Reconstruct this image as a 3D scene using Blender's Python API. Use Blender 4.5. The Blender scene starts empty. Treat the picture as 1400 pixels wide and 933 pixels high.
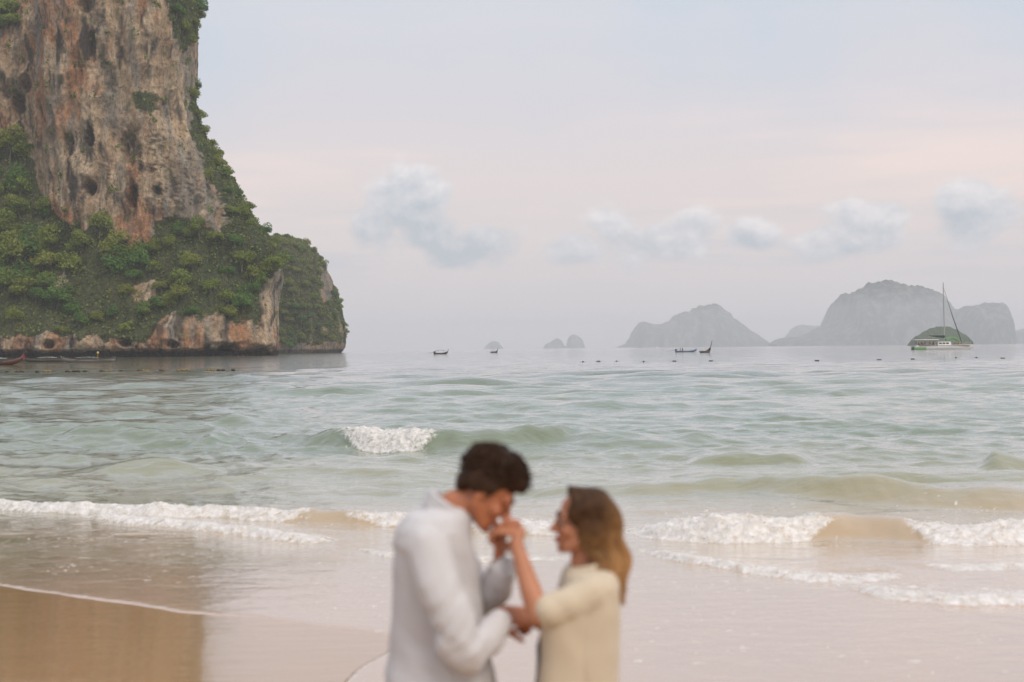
import bpy, bmesh, math, random
import numpy as np
from mathutils import Vector, Matrix, Euler

random.seed(7)
RNG = np.random.default_rng(11)
SC = bpy.context.scene
COL = SC.collection

# ------------------------------------------------------------------ camera
FPX = 1400 * 50.0 / 36.0          # focal length in photograph pixels
CAM_H = 2.0
PITCH, ROLL = math.radians(0.30), 0.0098
cam_d = bpy.data.cameras.new('camera')
cam_d.sensor_width = 36; cam_d.lens = 50
cam_d.clip_start = 0.1; cam_d.clip_end = 60000
cam_d.dof.use_dof = True
cam_d.dof.focus_distance = 90.0
cam_d.dof.aperture_fstop = 2.0
cam = bpy.data.objects.new('camera', cam_d); COL.objects.link(cam)
cam.location = (0, 0, CAM_H)
cam.rotation_euler = (math.pi / 2 + PITCH, ROLL, 0)
SC.camera = cam
CR = np.array(Euler((math.pi / 2 + PITCH, ROLL, 0)).to_matrix())
CC = np.array([0, 0, CAM_H])

# ------------------------------------------------------------------ sun, exposure
SUN_EL, SUN_AZ = math.radians(48), math.radians(142)     # azimuth from +Y (view) towards +X (right); veiled soft sun
sun_d = bpy.data.lights.new('sun', 'SUN'); sun_d.energy = 1.5
sun_d.angle = math.radians(24); sun_d.color = (1.0, 0.86, 0.70)
sun = bpy.data.objects.new('sun', sun_d); COL.objects.link(sun)
sdir = Vector((math.sin(SUN_AZ) * math.cos(SUN_EL), math.cos(SUN_AZ) * math.cos(SUN_EL), math.sin(SUN_EL)))
sun.rotation_euler = sdir.to_track_quat('Z', 'Y').to_euler()
vs = SC.view_settings
vs.view_transform = 'Standard'; vs.look = 'None'; vs.exposure = 0.18; vs.gamma = 1.0
vs.use_curve_mapping = False
cy = SC.cycles
cy.use_denoising = True
cy.max_bounces = 8; cy.diffuse_bounces = 3; cy.glossy_bounces = 3
cy.transmission_bounces = 3; cy.volume_bounces = 3; cy.transparent_max_bounces = 8
cy.sample_clamp_indirect = 6

# ------------------------------------------------------------------ world: hazy evening sky with low cumulus
def build_world():
    w = bpy.data.worlds.new('World'); SC.world = w; w.use_nodes = True
    nt = w.node_tree; N = nt.nodes; L = nt.links
    for n in list(N): N.remove(n)
    def math_(op, a, b=None, c=None, clamp=False):
        n = N.new('ShaderNodeMath'); n.operation = op; n.use_clamp = clamp
        for i, v in enumerate((a, b, c)):
            if v is None: continue
            if isinstance(v, (int, float)): n.inputs[i].default_value = v
            else: L.new(v, n.inputs[i])
        return n.outputs[0]
    def mixc(f, a, b, mode='MIX'):
        n = N.new('ShaderNodeMix'); n.data_type = 'RGBA'; n.blend_type = mode
        for s, v in ((n.inputs[0], f), (n.inputs[6], a), (n.inputs[7], b)):
            if isinstance(v, (int, float)): s.default_value = v
            elif isinstance(v, tuple): s.default_value = v + (1,)
            else: L.new(v, s)
        return n.outputs[2]
    def sstep(v, lo, hi):
        n = N.new('ShaderNodeMapRange'); n.interpolation_type = 'SMOOTHSTEP'
        L.new(v, n.inputs[0]); n.inputs[1].default_value = lo; n.inputs[2].default_value = hi
        return n.outputs[0]
    out = N.new('ShaderNodeOutputWorld'); bg = N.new('ShaderNodeBackground')
    L.new(bg.outputs[0], out.inputs[0])
    sky = N.new('ShaderNodeTexSky'); sky.sky_type = 'NISHITA'; sky.sun_disc = False
    sky.sun_elevation = SUN_EL; sky.sun_rotation = SUN_AZ
    sky.air_density = 1.4; sky.dust_density = 4.0
    tc = N.new('ShaderNodeTexCoord'); sep = N.new('ShaderNodeSeparateXYZ')
    L.new(tc.outputs['Generated'], sep.inputs[0])
    X, Y, Z = sep.outputs
    el = math_('ARCSINE', Z)
    az0 = math_('ARCTAN2', X, Y)
    per = 2 * math.pi / 7
    az = math_('SUBTRACT', math_('FLOORED_MODULO', math_('ADD', az0, per / 2), per), per / 2)
    # veil of high cloud, cooler overhead, warmer low down
    ramp = N.new('ShaderNodeValToRGB'); L.new(Z, ramp.inputs[0])
    r = ramp.color_ramp
    pts = [(0.0, SKY0), (0.06, SKY1), (0.115, SKY2), (0.17, SKY3), (0.25, SKY4), (1.0, SKY5)]
    while len(r.elements) < len(pts): r.elements.new(0.5)
    for e, (p, c) in zip(r.elements, pts): e.position = p; e.color = c + (1,)
    col = ramp.outputs[0]
    def noise(vec, scale, detail=5, rough=0.55):
        n = N.new('ShaderNodeTexNoise'); n.inputs['Scale'].default_value = scale
        n.inputs['Detail'].default_value = detail; n.inputs['Roughness'].default_value = rough
        L.new(vec, n.inputs['Vector']); return n.outputs['Fac']
    # thin bands: coordinates stretched along the horizon
    cmb = N.new('ShaderNodeCombineXYZ')
    L.new(math_('MULTIPLY', X, 1.0), cmb.inputs[0]); L.new(Y, cmb.inputs[1]); L.new(math_('MULTIPLY', Z, 9.0), cmb.inputs[2])
    band = noise(cmb.outputs[0], 2.6, 5, 0.5)
    lowband = math_('MULTIPLY', sstep(Z, 0.06, 0.10), math_('SUBTRACT', 1.0, sstep(Z, 0.13, 0.20)))
    col = mixc(math_('MULTIPLY', math_('MULTIPLY', sstep(band, 0.40, 0.62), lowband), 0.62), col, (0.84, 0.67, 0.61))
    hi = math_('MULTIPLY', sstep(band, 0.35, 0.7), sstep(Z, 0.12, 0.2))
    col = mixc(math_('MULTIPLY', hi, 0.55), col, (0.66, 0.61, 0.64))
    hi2 = noise(tc.outputs['Generated'], 3.1, 4)
    col = mixc(math_('MULTIPLY', math_('MULTIPLY', sstep(hi2, 0.42, 0.62), sstep(Z, 0.1, 0.22)), 0.6), col, (0.47, 0.545, 0.635))
    lowc = math_('MULTIPLY', math_('MULTIPLY', sstep(noise(cmb.outputs[0], 5.5, 6, 0.6), 0.45, 0.68), sstep(Z, 0.035, 0.06)), math_('SUBTRACT', 1.0, sstep(Z, 0.075, 0.12)))
    col = mixc(math_('MULTIPLY', lowc, 0.5), col, (0.46, 0.49, 0.55))
    # cumulus: clusters of puffs, edges broken by noise
    cv = N.new('ShaderNodeCombineXYZ'); L.new(az, cv.inputs[0]); L.new(math_('MULTIPLY', el, 1.25), cv.inputs[1])
    n1 = noise(cv.outputs[0], 27.0, 5, 0.58)
    n2 = noise(cv.outputs[0], 14.0, 3, 0.5)
    puffs = [(550, 285, 48, 42), (518, 312, 34, 26), (592, 262, 24, 26), (570, 246, 26, 16), (580, 318, 42, 26), (640, 344, 56, 20), (668, 328, 32, 18),
             (845, 308, 30, 28), (885, 332, 62, 26), (938, 324, 40, 24), (786, 340, 38, 18), (1025, 326, 34, 18),
             (1172, 308, 42, 28), (1205, 298, 26, 20), (1128, 332, 44, 22), (1305, 286, 34, 24), (1346, 302, 36, 24), (1305, 320, 48, 22), (1470, 318, 60, 30)]
    mask = None; core = None
    for (px, py, rx, ry) in puffs:
        ca = (px - 700) / FPX; ce = (476.5 - 0.0098 * (px - 700) - py) / FPX
        rx *= 1.6; ry *= 1.6
        dx = math_('DIVIDE', math_('SUBTRACT', az, ca), rx / FPX)
        dz = math_('DIVIDE', math_('SUBTRACT', el, ce), ry / FPX)
        q = math_('SQRT', math_('ADD', math_('MULTIPLY', dx, dx), math_('MULTIPLY', dz, dz)))
        v = math_('SUBTRACT', 1.0, q)
        hgt = math_('SUBTRACT', math_('MULTIPLY', v, 0.5), math_('MULTIPLY', dz, 0.75))
        mask = v if mask is None else math_('SMOOTH_MAX', mask, v, 0.25)
        core = hgt if core is None else math_('SMOOTH_MAX', core, hgt, 0.3)
    e1 = math_('MULTIPLY', math_('SUBTRACT', n1, 0.5), 1.9)
    e2 = math_('MULTIPLY', math_('SUBTRACT', n2, 0.5), 0.9)
    edge = math_('ADD', mask, math_('ADD', e1, e2))
    m = sstep(edge, 0.0, 0.6)
    cv2 = N.new('ShaderNodeVectorMath'); cv2.operation = 'ADD'; cv2.inputs[1].default_value = (0.004, 0.009, 0)
    L.new(cv.outputs[0], cv2.inputs[0])
    n1b = noise(cv2.outputs[0], 27.0, 5, 0.58)
    lit = math_('ADD', math_('MULTIPLY', math_('SUBTRACT', n1, n1b), 2.2), math_('SUBTRACT', 0.62, math_('MULTIPLY', core, 0.42)), clamp=True)
    ccol = mixc(lit, CLOUD_BASE, CLOUD_TOP)
    col = mixc(math_('MULTIPLY', m, 0.95), col, ccol)
    skys = mixc(1.0, sky.outputs[0], (0.10, 0.10, 0.10), 'MULTIPLY')
    col = mixc(0.12, col, skys)
    L.new(col, bg.inputs[0]); bg.inputs[1].default_value = SKY_STRENGTH
    w.cycles.sampling_method = 'MANUAL'; w.cycles.sample_map_resolution = 512
SKY0 = (0.62, 0.57, 0.58); SKY1 = (0.63, 0.575, 0.585); SKY2 = (0.67, 0.59, 0.585); SKY3 = (0.60, 0.57, 0.605)
SKY4 = (0.55, 0.575, 0.625); SKY5 = (0.96, 0.98, 1.03)
CLOUD_TOP = (0.75, 0.71, 0.725); CLOUD_BASE = (0.42, 0.46, 0.515)
SKY_STRENGTH = 1.14
build_world()

# ------------------------------------------------------------------ helpers
def ray(px, py):
    return CR @ np.array([(px - 700) / FPX, (466.5 - py) / FPX, -1.0])
def P(px, py, d):
    """photo pixel at depth d metres along +Y"""
    v = ray(px, py); return CC + v * (d / v[1])
def G(px, py, z=0.0):
    """photo pixel on the level z"""
    v = ray(px, py); return CC + v * ((z - CC[2]) / v[2])
def project(co):
    q = (np.asarray(co) - CC) @ CR
    w = np.maximum(-q[:, 2], 1e-3)
    return 700 + FPX * q[:, 0] / w, 466.5 - FPX * q[:, 1] / w

_perm = np.random.default_rng(5).permutation(256); _perm = np.concatenate([_perm, _perm, _perm])
_grad = np.random.default_rng(6).normal(size=(256, 3)); _grad /= np.linalg.norm(_grad, axis=1)[:, None]
_g2 = np.stack([np.cos(np.arange(256) * 0.0245437), np.sin(np.arange(256) * 0.0245437)], -1).astype(np.float32)
def perlin2(x, y):
    x = np.asarray(x, np.float32); y = np.asarray(y, np.float32)
    x, y = np.broadcast_arrays(x, y)
    xf, yf = np.floor(x), np.floor(y)
    fx, fy = x - xf, y - yf
    xi, yi = xf.astype(np.int32) & 255, yf.astype(np.int32) & 255
    u = fx * fx * fx * (fx * (fx * 6 - 15) + 10); v = fy * fy * fy * (fy * (fy * 6 - 15) + 10)
    pa, pb = _perm[xi], _perm[xi + 1]
    def g(p, j, ax, ay):
        gr = _g2[_perm[p + yi + j]]; return gr[..., 0] * ax + gr[..., 1] * ay
    n00 = g(pa, 0, fx, fy); n10 = g(pb, 0, fx - 1, fy); n01 = g(pa, 1, fx, fy - 1); n11 = g(pb, 1, fx - 1, fy - 1)
    a = n00 + (n10 - n00) * u; b = n01 + (n11 - n01) * u
    return 1.45 * (a + (b - a) * v)
def perlin(x, y, z=0.0):
    if np.ndim(z) == 0: return perlin2(np.asarray(x) + 31.7 * float(z), np.asarray(y) + 17.13 * float(z))
    x, y, z = np.broadcast_arrays(np.asarray(x, float), np.asarray(y, float), np.asarray(z, float))
    xi, yi, zi = np.floor(x), np.floor(y), np.floor(z)
    fx, fy, fz = x - xi, y - yi, z - zi
    xi, yi, zi = (xi.astype(int) & 255), (yi.astype(int) & 255), (zi.astype(int) & 255)
    u, v, w = (f * f * f * (f * (f * 6 - 15) + 10) for f in (fx, fy, fz))
    def g(i, j, k):
        h = _perm[_perm[_perm[(xi + i) & 255] + ((yi + j) & 255)] + ((zi + k) & 255)]
        gr = _grad[h]
        return gr[..., 0] * (fx - i) + gr[..., 1] * (fy - j) + gr[..., 2] * (fz - k)
    def lerp(a, b, t): return a + (b - a) * t
    return 1.4 * lerp(lerp(lerp(g(0,0,0), g(1,0,0), u), lerp(g(0,1,0), g(1,1,0), u), v),
                      lerp(lerp(g(0,0,1), g(1,0,1), u), lerp(g(0,1,1), g(1,1,1), u), v), w)
def fbm(x, y, z=0.0, o=4, gain=0.5):
    s = 0; a = 1.0; t = 0
    for i in range(o):
        s = s + a * perlin(x * 2**i + 17.3 * i, y * 2**i + 5.1 * i, np.asarray(z) * 2**i + 3.7 * i); t += a; a *= gain
    return s / t
def ridged(x, y, z=0.0, o=3):
    s = 0; a = 1.0; t = 0
    for i in range(o):
        s = s + a * (1 - 2 * np.abs(perlin(x * 2**i + 9.1 * i, y * 2**i, np.asarray(z) * 2**i + 2.2 * i))); t += a; a *= 0.5
    return s / t
def ss(v, a, b):
    t = np.clip((np.asarray(v, float) - a) / (b - a), 0, 1); return t * t * (3 - 2 * t)
def inpoly(px, py, poly):
    c = np.zeros(px.shape, bool); n = len(poly); j = n - 1
    for i in range(n):
        xi, yi = poly[i]; xj, yj = poly[j]
        if yi != yj:
            c ^= ((yi > py) != (yj > py)) & (px < (xj - xi) * (py - yi) / (yj - yi) + xi)
        j = i
    return c
def polydist(px, py, pts):
    d = np.full(px.shape, 1e9)
    for (x0, y0), (x1, y1) in zip(pts[:-1], pts[1:]):
        dx, dy = x1 - x0, y1 - y0
        t = np.clip(((px - x0) * dx + (py - y0) * dy) / (dx * dx + dy * dy + 1e-12), 0, 1)
        d = np.minimum(d, np.hypot(px - x0 - t * dx, py - y0 - t * dy))
    return d

def np_mesh(name, verts, faces, smooth=True, attrs=None, cols=None):
    """faces: (n,k) int array with equal k"""
    verts = np.ascontiguousarray(verts, dtype=np.float32); faces = np.ascontiguousarray(faces, dtype=np.int32)
    me = bpy.data.meshes.new(name); n, k = faces.shape
    me.vertices.add(len(verts)); me.vertices.foreach_set('co', verts.ravel())
    me.loops.add(n * k); me.loops.foreach_set('vertex_index', faces.ravel())
    me.polygons.add(n); me.polygons.foreach_set('loop_start', np.arange(0, n * k, k, dtype=np.int32))
    me.polygons.foreach_set('loop_total', np.full(n, k, dtype=np.int32))
    me.update(calc_edges=True)
    me.polygons.foreach_set('use_smooth', np.full(n, smooth))
    for an, av in (attrs or {}).items():
        a = me.attributes.new(an, 'FLOAT', 'POINT'); a.data.foreach_set('value', np.ascontiguousarray(av, dtype=np.float32).ravel())
    for an, av in (cols or {}).items():
        a = me.attributes.new(an, 'FLOAT_COLOR', 'POINT')
        c = np.ones((len(verts), 4), np.float32); c[:, :3] = av; a.data.foreach_set('color', c.ravel())
    me.validate()
    return me
def grid_faces(nr, nc):
    i = np.arange(nr * nc).reshape(nr, nc)
    return np.stack([i[:-1, :-1], i[:-1, 1:], i[1:, 1:], i[1:, :-1]], -1).reshape(-1, 4)
def link(name, me, mat=None, parent=None, label=None, cat=None, group=None, kind=None, loc=None):
    o = bpy.data.objects.new(name, me); COL.objects.link(o)
    if mat is not None and me is not None and not me.materials: me.materials.append(mat)
    if parent is not None: o.parent = parent
    if loc is not None: o.location = loc
    if label: o['label'] = label
    if cat: o['category'] = cat
    if group: o['group'] = group
    if kind: o['kind'] = kind
    return o
def empty(name, label, cat, loc=(0, 0, 0), rotz=0, group=None):
    o = link(name, None, label=label, cat=cat, group=group)
    o.empty_display_size = 0.2; o.location = loc; o.rotation_euler = (0, 0, rotz)
    return o

class NT:
    """small wrapper for building node materials"""
    def __init__(s, name):
        s.m = bpy.data.materials.new(name); s.m.use_nodes = True
        s.t = s.m.node_tree; s.N = s.t.nodes; s.L = s.t.links
        s.bsdf = s.N['Principled BSDF']; s.out = s.N['Material Output']
    def set(s, node, key, v):
        i = node.inputs[key]
        if hasattr(v, 'is_output') or isinstance(v, bpy.types.NodeSocket): s.L.new(v, i)
        elif isinstance(v, tuple) and len(v) == 3 and i.type == 'RGBA': i.default_value = v + (1,)
        else: i.default_value = v
    def p(s, **kw):
        for k, v in kw.items(): s.set(s.bsdf, k.replace('_', ' '), v)
        return s
    def math(s, op, a, b=None, clamp=False):
        n = s.N.new('ShaderNodeMath'); n.operation = op; n.use_clamp = clamp
        s.set(n, 0, a)
        if b is not None: s.set(n, 1, b)
        return n.outputs[0]
    def mix(s, f, a, b, mode='MIX'):
        n = s.N.new('ShaderNodeMix'); n.data_type = 'RGBA'; n.blend_type = mode
        s.set(n, 0, f); s.set(n, 6, a); s.set(n, 7, b); return n.outputs[2]
    def step(s, v, lo, hi):
        n = s.N.new('ShaderNodeMapRange'); n.interpolation_type = 'SMOOTHSTEP'
        s.L.new(v, n.inputs[0]); n.inputs[1].default_value = lo; n.inputs[2].default_value = hi; return n.outputs[0]
    def attr(s, name, out='Fac'):
        n = s.N.new('ShaderNodeAttribute'); n.attribute_name = name; return n.outputs[out]
    def pos(s, kind='Object', scale=(1, 1, 1)):
        n = s.N.new('ShaderNodeTexCoord'); m = s.N.new('ShaderNodeMapping')
        s.L.new(n.outputs[kind], m.inputs[0]); m.inputs['Scale'].default_value = scale; return m.outputs[0]
    def noise(s, vec, scale, detail=4, rough=0.55, out='Fac', dist=0.0):
        n = s.N.new('ShaderNodeTexNoise'); s.L.new(vec, n.inputs['Vector'])
        n.inputs['Scale'].default_value = scale; n.inputs['Detail'].default_value = detail
        n.inputs['Roughness'].default_value = rough; n.inputs['Distortion'].default_value = dist; return n.outputs[out]
    def bump(s, h, dist, strength=1.0, normal=None):
        n = s.N.new('ShaderNodeBump'); n.inputs['Distance'].default_value = dist; s.set(n, 'Strength', strength)
        s.L.new(h, n.inputs['Height'])
        if normal is not None: s.L.new(normal, n.inputs['Normal'])
        return n.outputs[0]
def simple_mat(name, col, rough=0.6, var=0.15, scale=6.0, spec=0.5, bump=0.0, metal=0.0, sheen=0.0):
    t = NT(name); v = t.pos()
    n = t.noise(v, scale, 5)
    dark = tuple(c * (1 - var) for c in col); lite = tuple(min(1, c * (1 + var)) for c in col)
    t.p(Base_Color=t.mix(n, dark, lite), Roughness=rough, Metallic=metal)
    t.bsdf.inputs['Specular IOR Level'].default_value = spec
    if sheen: t.bsdf.inputs['Sheen Weight'].default_value = sheen
    if bump: t.p(Normal=t.bump(t.noise(v, scale * 5, 4), bump))
    return t.m

#SEA_BEGIN
# ------------------------------------------------------------------ beach
def beach_z(x, y):
    y = np.asarray(y, float)
    z = np.where(y < 13.2, 0.034 + (9 - y) * 0.004, 0.0172 - (y - 13.2) * 0.03)
    z = np.where(y < 2, z + ((2 - y) * 0.045), z)
    z = np.where(y < -25, 1.38 + (-25 - y) * 0.004, z)
    return np.maximum(z, -2.5)
def build_beach():
    ys = np.concatenate([np.linspace(-260, -30, 16), np.linspace(-28, 3, 32), np.arange(3.2, 16, 0.08), np.linspace(16.5, 110, 24)])
    xs = np.concatenate([np.linspace(-330, -10, 30), np.arange(-9, 9, 0.1), np.linspace(9.2, 330, 30)])
    X, Y = np.meshgrid(xs, ys)
    Z = beach_z(X, Y) + np.where(Y < 2, 0.05 * fbm(X * 0.4, Y * 0.4) * ss(2 - Y, 0, 3), 0) + 0.003 * fbm(X * 0.5, Y * 0.5)
    me = np_mesh('beach', np.stack([X, Y, Z], -1).reshape(-1, 3), grid_faces(len(ys), len(xs)))
    t = NT('wet_sand'); v = t.pos()
    n1 = t.noise(v, 0.7, 4); n2 = t.noise(v, 260.0, 3, 0.7)
    sep = t.N.new('ShaderNodeSeparateXYZ'); t.L.new(v, sep.inputs[0])
    dry = t.step(t.math('ADD', sep.outputs[1], t.math('MULTIPLY', n1, 1.5)), 2.2, -0.5)
    c = t.mix(n1, (0.40, 0.215, 0.078), (0.46, 0.255, 0.10))
    c = t.mix(dry, c, (0.52, 0.40, 0.28))
    c = t.mix(t.math('MULTIPLY', n2, 0.25), c, (0.20, 0.14, 0.08))
    t.p(Base_Color=c, Roughness=t.mix(dry, (0.16,) * 3, (0.9,) * 3), IOR=1.40)
    wet = t.math('SUBTRACT', 1.0, dry)
    t.set(t.bsdf, 'Coat Weight', wet)
    t.p(Coat_Roughness=0.035, Coat_IOR=1.45)
    vb = t.pos(scale=(0.5, 3.0, 1))
    b = t.bump(t.noise(vb, 2.2, 4), 0.006, 0.6)
    t.p(Normal=b); t.set(t.bsdf, 'Coat Normal', t.bump(t.noise(vb, 2.0, 4), 0.009, 0.6))
    link('beach', me, t.m, label='wet beige sand beach at the edge of the surf', cat='beach', kind='structure')
build_beach()

# ------------------------------------------------------------------ sea
MIRROR = [(-700, 760), (-80, 790), (0, 799), (50, 806), (110, 815), (250, 836), (330, 842), (400, 851), (500, 862), (545, 872), (538, 884), (526, 894), (490, 914),
          (466, 938), (430, 990), (300, 1300), (-700, 1300)]
WAVES = [  # foot line in photo pixels, height, front width, back width, foam spans, depth of white water behind the crest
    dict(l=[(370, 606), (440, 610), (520, 613), (600, 615), (700, 613), (800, 606), (880, 602)], h=.36, wf=.75, wb=1.4, foam=[(456, 606)], fb=1.3),
    dict(l=[(540, 585), (700, 592), (880, 589)], h=.16, wf=.9, wb=2.0, foam=[], fb=0),
    dict(l=[(760, 612), (900, 612), (1010, 606)], h=.15, wf=.8, wb=1.4, foam=[], fb=0),
    dict(l=[(60, 606), (150, 606), (280, 608), (330, 604)], h=.26, wf=.9, wb=1.6, foam=[], fb=0),
    dict(l=[(930, 634), (1020, 632), (1120, 632)], h=.20, wf=.6, wb=1.2, foam=[], fb=0),
    dict(l=[(1330, 640), (1400, 640), (1520, 638)], h=.34, wf=.8, wb=1.3, foam=[], fb=0),
    dict(l=[(640, 668), (735, 676), (860, 682), (960, 681), (1040, 680), (1110, 687), (1180, 687), (1290, 694), (1420, 694), (1600, 692)], h=.24, wf=.62, wb=1.0, foam=[], fb=0),
    dict(l=[(880, 648), (1000, 652), (1150, 652), (1300, 656), (1500, 654)], h=.10, wf=.6, wb=1.0, foam=[], fb=0),
    dict(l=[(-200, 640), (0, 648), (150, 652), (330, 650)], h=.14, wf=.7, wb=1.2, foam=[], fb=0),
    dict(l=[(-200, 580), (0, 584), (200, 582), (420, 586)], h=.14, wf=1.0, wb=2.2, foam=[], fb=0),
    dict(l=[(850, 572), (1000, 574), (1200, 570), (1450, 572)], h=.14, wf=1.0, wb=2.2, foam=[], fb=0),
    dict(l=[(560, 556), (760, 560), (1000, 557), (1300, 555)], h=.16, wf=1.4, wb=2.8, foam=[], fb=0),
    dict(l=[(300, 650), (420, 652), (560, 655), (640, 652)], h=.08, wf=.5, wb=1.0, foam=[], fb=0),
    # left surf line
    dict(l=[(-260, 688), (-80, 692), (60, 702), (180, 708), (300, 710), (420, 716), (500, 720), (600, 722), (700, 728), (790, 732), (880, 730)], h=.15, wf=.28, wb=.7, foam=[(-280, 436), (468, 850)], fb=1.3),
    dict(l=[(90, 710), (250, 724), (330, 734), (400, 742), (475, 744)], h=.085, wf=.2, wb=.5, foam=[(100, 472)], fb=.8),
    dict(l=[(470, 750), (520, 766), (620, 774), (770, 770)], h=.06, wf=.15, wb=.5, foam=[(465, 780)], fb=.4),
    # right breaker
    dict(l=[(830, 722), (905, 740), (1000, 744), (1100, 741), (1180, 738), (1240, 744), (1320, 748), (1420, 748), (1600, 742)], h=.27, wf=.50, wb=.8, foam=[(832, 1150), (1232, 1640)], fb=.75),
    dict(l=[(850, 750), (920, 772), (1000, 786), (1090, 800), (1180, 806), (1265, 800)], h=.09, wf=.18, wb=.5, foam=[(845, 1245)], fb=.55),
    dict(l=[(1140, 810), (1210, 828), (1290, 836), (1400, 836), (1560, 832)], h=.085, wf=.16, wb=.6, foam=[(1145, 1600)], fb=1.1),
    dict(l=[(1180, 776), (1300, 786), (1420, 784), (1560, 780)], h=.05, wf=.2, wb=.5, foam=[(1250, 1560)], fb=.35),
]
def az_of(px): return (px - 700) / FPX
def build_sea():
    # rows: finer where the surf breaks
    rs = [5.6]
    while rs[-1] < 14000:
        r = rs[-1]
        if r < 9: d = 0.08
        elif r < 24: d = 0.05
        elif r < 45: d = 0.05 * (r / 24) ** 1.7
        else: d = 0.145 * (r / 45) ** 2.0
        rs.append(r + min(d, 1500))
    rs = np.array(rs)
    th = np.concatenate([np.linspace(-1.35, -0.40, 60)[:-1], np.linspace(-0.40, 0.40, 800), np.linspace(0.40, 1.35, 60)[1:]])
    R, T = np.meshgrid(rs, th, indexing='ij')
    X, Y = R * np.tan(T) * 1.0, R.copy()
    far = np.abs(T) > 0.42
    X = R * np.tan(np.clip(T, -1.35, 1.35))
    dr = np.gradient(rs)[:, None] * np.ones_like(X)
    AZ = X / Y
    # open water: sum of directional waves, short ones dropped where rows get coarse
    H = np.zeros_like(X)
    rng = np.random.default_rng(3)
    wx = X + 1.2 * fbm(X * 0.06, Y * 0.06, 3, 2); wy = Y + 1.8 * fbm(X * 0.05, Y * 0.05, 8, 2)
    for i in range(56):
        lam = 0.45 * (26 / 0.45) ** (rng.random() ** 1.25)
        a = 0.0060 * lam ** 0.74 * (0.6 + 0.8 * rng.random())
        if lam > 9: a *= 0.35
        ang = rng.normal(0.08, 0.50 if lam < 3 else 0.32)
        kx, ky = 2 * math.pi / lam * math.sin(ang), 2 * math.pi / lam * math.cos(ang)
        ph = kx * wx + ky * wy + rng.random() * 6.28
        fade = ss(lam / dr, 2.5, 6.0)
        s = 2 * ((np.sin(ph) + 1) / 2) ** 2.3 - 0.75
        H += a * fade * s * (1 + (1.5 * ss(Y, 30, 90) if lam < 9 else 0))
    gust = 0.75 + 0.6 * fbm(X * 0.012, Y * 0.03, 1.0, 3)
    shoal = ss(Y, 10.5, 30)
    H *= gust * (0.12 + 0.88 * shoal) * ss(Y, 8, 13)
    zone = np.zeros_like(X); foam = np.zeros_like(X); wave_h = np.zeros_like(X)
    for k, w in enumerate(WAVES):
        g = np.array([G(px, py)[:2] for px, py in w['l']])
        az = g[:, 0] / g[:, 1]
        fa = np.linspace(az[0], az[-1], 240); fy = np.convolve(np.pad(np.interp(fa, az, g[:, 1]), 14, 'edge'), np.ones(29) / 29, 'valid')
        sel = np.where((rs > g[:, 1].min() - 3) & (rs < g[:, 1].max() + 12))[0]
        if not len(sel): continue
        i0, i1 = sel[0], sel[-1] + 1
        x, y, a = X[i0:i1], Y[i0:i1], AZ[i0:i1]
        rr = g[:, 1].mean()
        yf = np.interp(a, fa, fy) + 0.013 * rr * fbm(x * 14 / rr, 0.3 * y + k * 7.3, k, 4)
        ins = ss(a, az[0], az[0] + 0.18 * (az[-1] - az[0])) * (1 - ss(a, az[-1] - 0.18 * (az[-1] - az[0]), az[-1]))
        h = w['h'] * ins * np.clip(0.85 + (0.9 if not w['foam'] else 0.5) * fbm(x * (0.8 if w['foam'] else 0.55), y * 0.1, k + 2.5, 3), 0.15, 1.6)
        s = y - yf
        wf = w['wf']
        prof = np.where(s < wf, ss(s, 0, wf) ** 0.8, np.exp(-np.clip((s - wf) / w['wb'], 0, 9) ** 1.5))
        fm = np.zeros_like(x); win = np.zeros_like(x)
        nz = fbm(x * 2.2, y * 2.2, k * 1.7, 4)
        nzf = fbm(x * 9, y * 9, k * 3.1, 3)
        for p0, p1 in w['foam']:
            a0, a1 = az_of(p0), az_of(p1)
            aw = a + 0.010 * nz
            e = min(0.03, 0.28 * (a1 - a0))
            along = ss(aw, a0 - 0.2 * e, a0 + e) * (1 - ss(aw, a1 - e, a1 + 0.2 * e))
            back = w['fb'] * (1.0 + 0.8 * nz)
            low = wf * 0.75 * (1 - along)
            across = ss(s + 0.05 * nzf, -0.05 + low, 0.04 + low) * (1 - 0.80 * ss(s + 0.15 * nzf, wf * 0.7, wf + back))
            across *= 1 - ss(s, wf + back * 1.2, wf + back * 1.6)
            fm = np.maximum(fm, along ** 0.5 * across); win = np.maximum(win, along)
        # rolling white water: blunter front, lumpy
        blunt = np.where(s < wf, ss(s, -0.02, wf * 0.5), prof)
        prof = prof + (blunt - prof) * fm * 0.45
        yy_ = y + 3.0 * h * prof
        lump = fm * ss(s, 0, wf * 0.5) * (0.20 * h + 0.012) * (1.5 * fbm(x * 3.2, yy_ * 4.5, k, 3) + 0.5 * np.abs(perlin(x * 9, yy_ * 12, k)))
        H[i0:i1] = H[i0:i1] * (1 - 0.3 * ss(prof * ins, 0, .4)) + h * prof + lump
        if w['foam']:
            zn = ins * win * np.where(s > 0, np.exp(-(s / (1.2 * w['fb'] + .5)) ** 2), np.exp(-(s / .35) ** 2))
            zone[i0:i1] = np.maximum(zone[i0:i1], zn * np.clip(0.75 + 0.9 * fbm(x * 0.9, y * 1.5, k, 3), 0, 1))
        foam[i0:i1] = np.maximum(foam[i0:i1], fm); wave_h[i0:i1] = np.maximum(wave_h[i0:i1], h * prof)
    # swash: thin sheet of water lying on the sand
    near = rs < 20
    nn = near.sum()
    x, y = X[:nn], Y[:nn]
    mpoly = [tuple(G(a, b, 0.035)[:2]) for a, b in MIRROR]
    wob = 0.05 * fbm(x * 1.3, y * 1.3, 4, 4)
    inside = inpoly(x + wob, y + wob, mpoly)
    dist = polydist(x + wob, y + wob, mpoly[1:-3])
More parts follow.
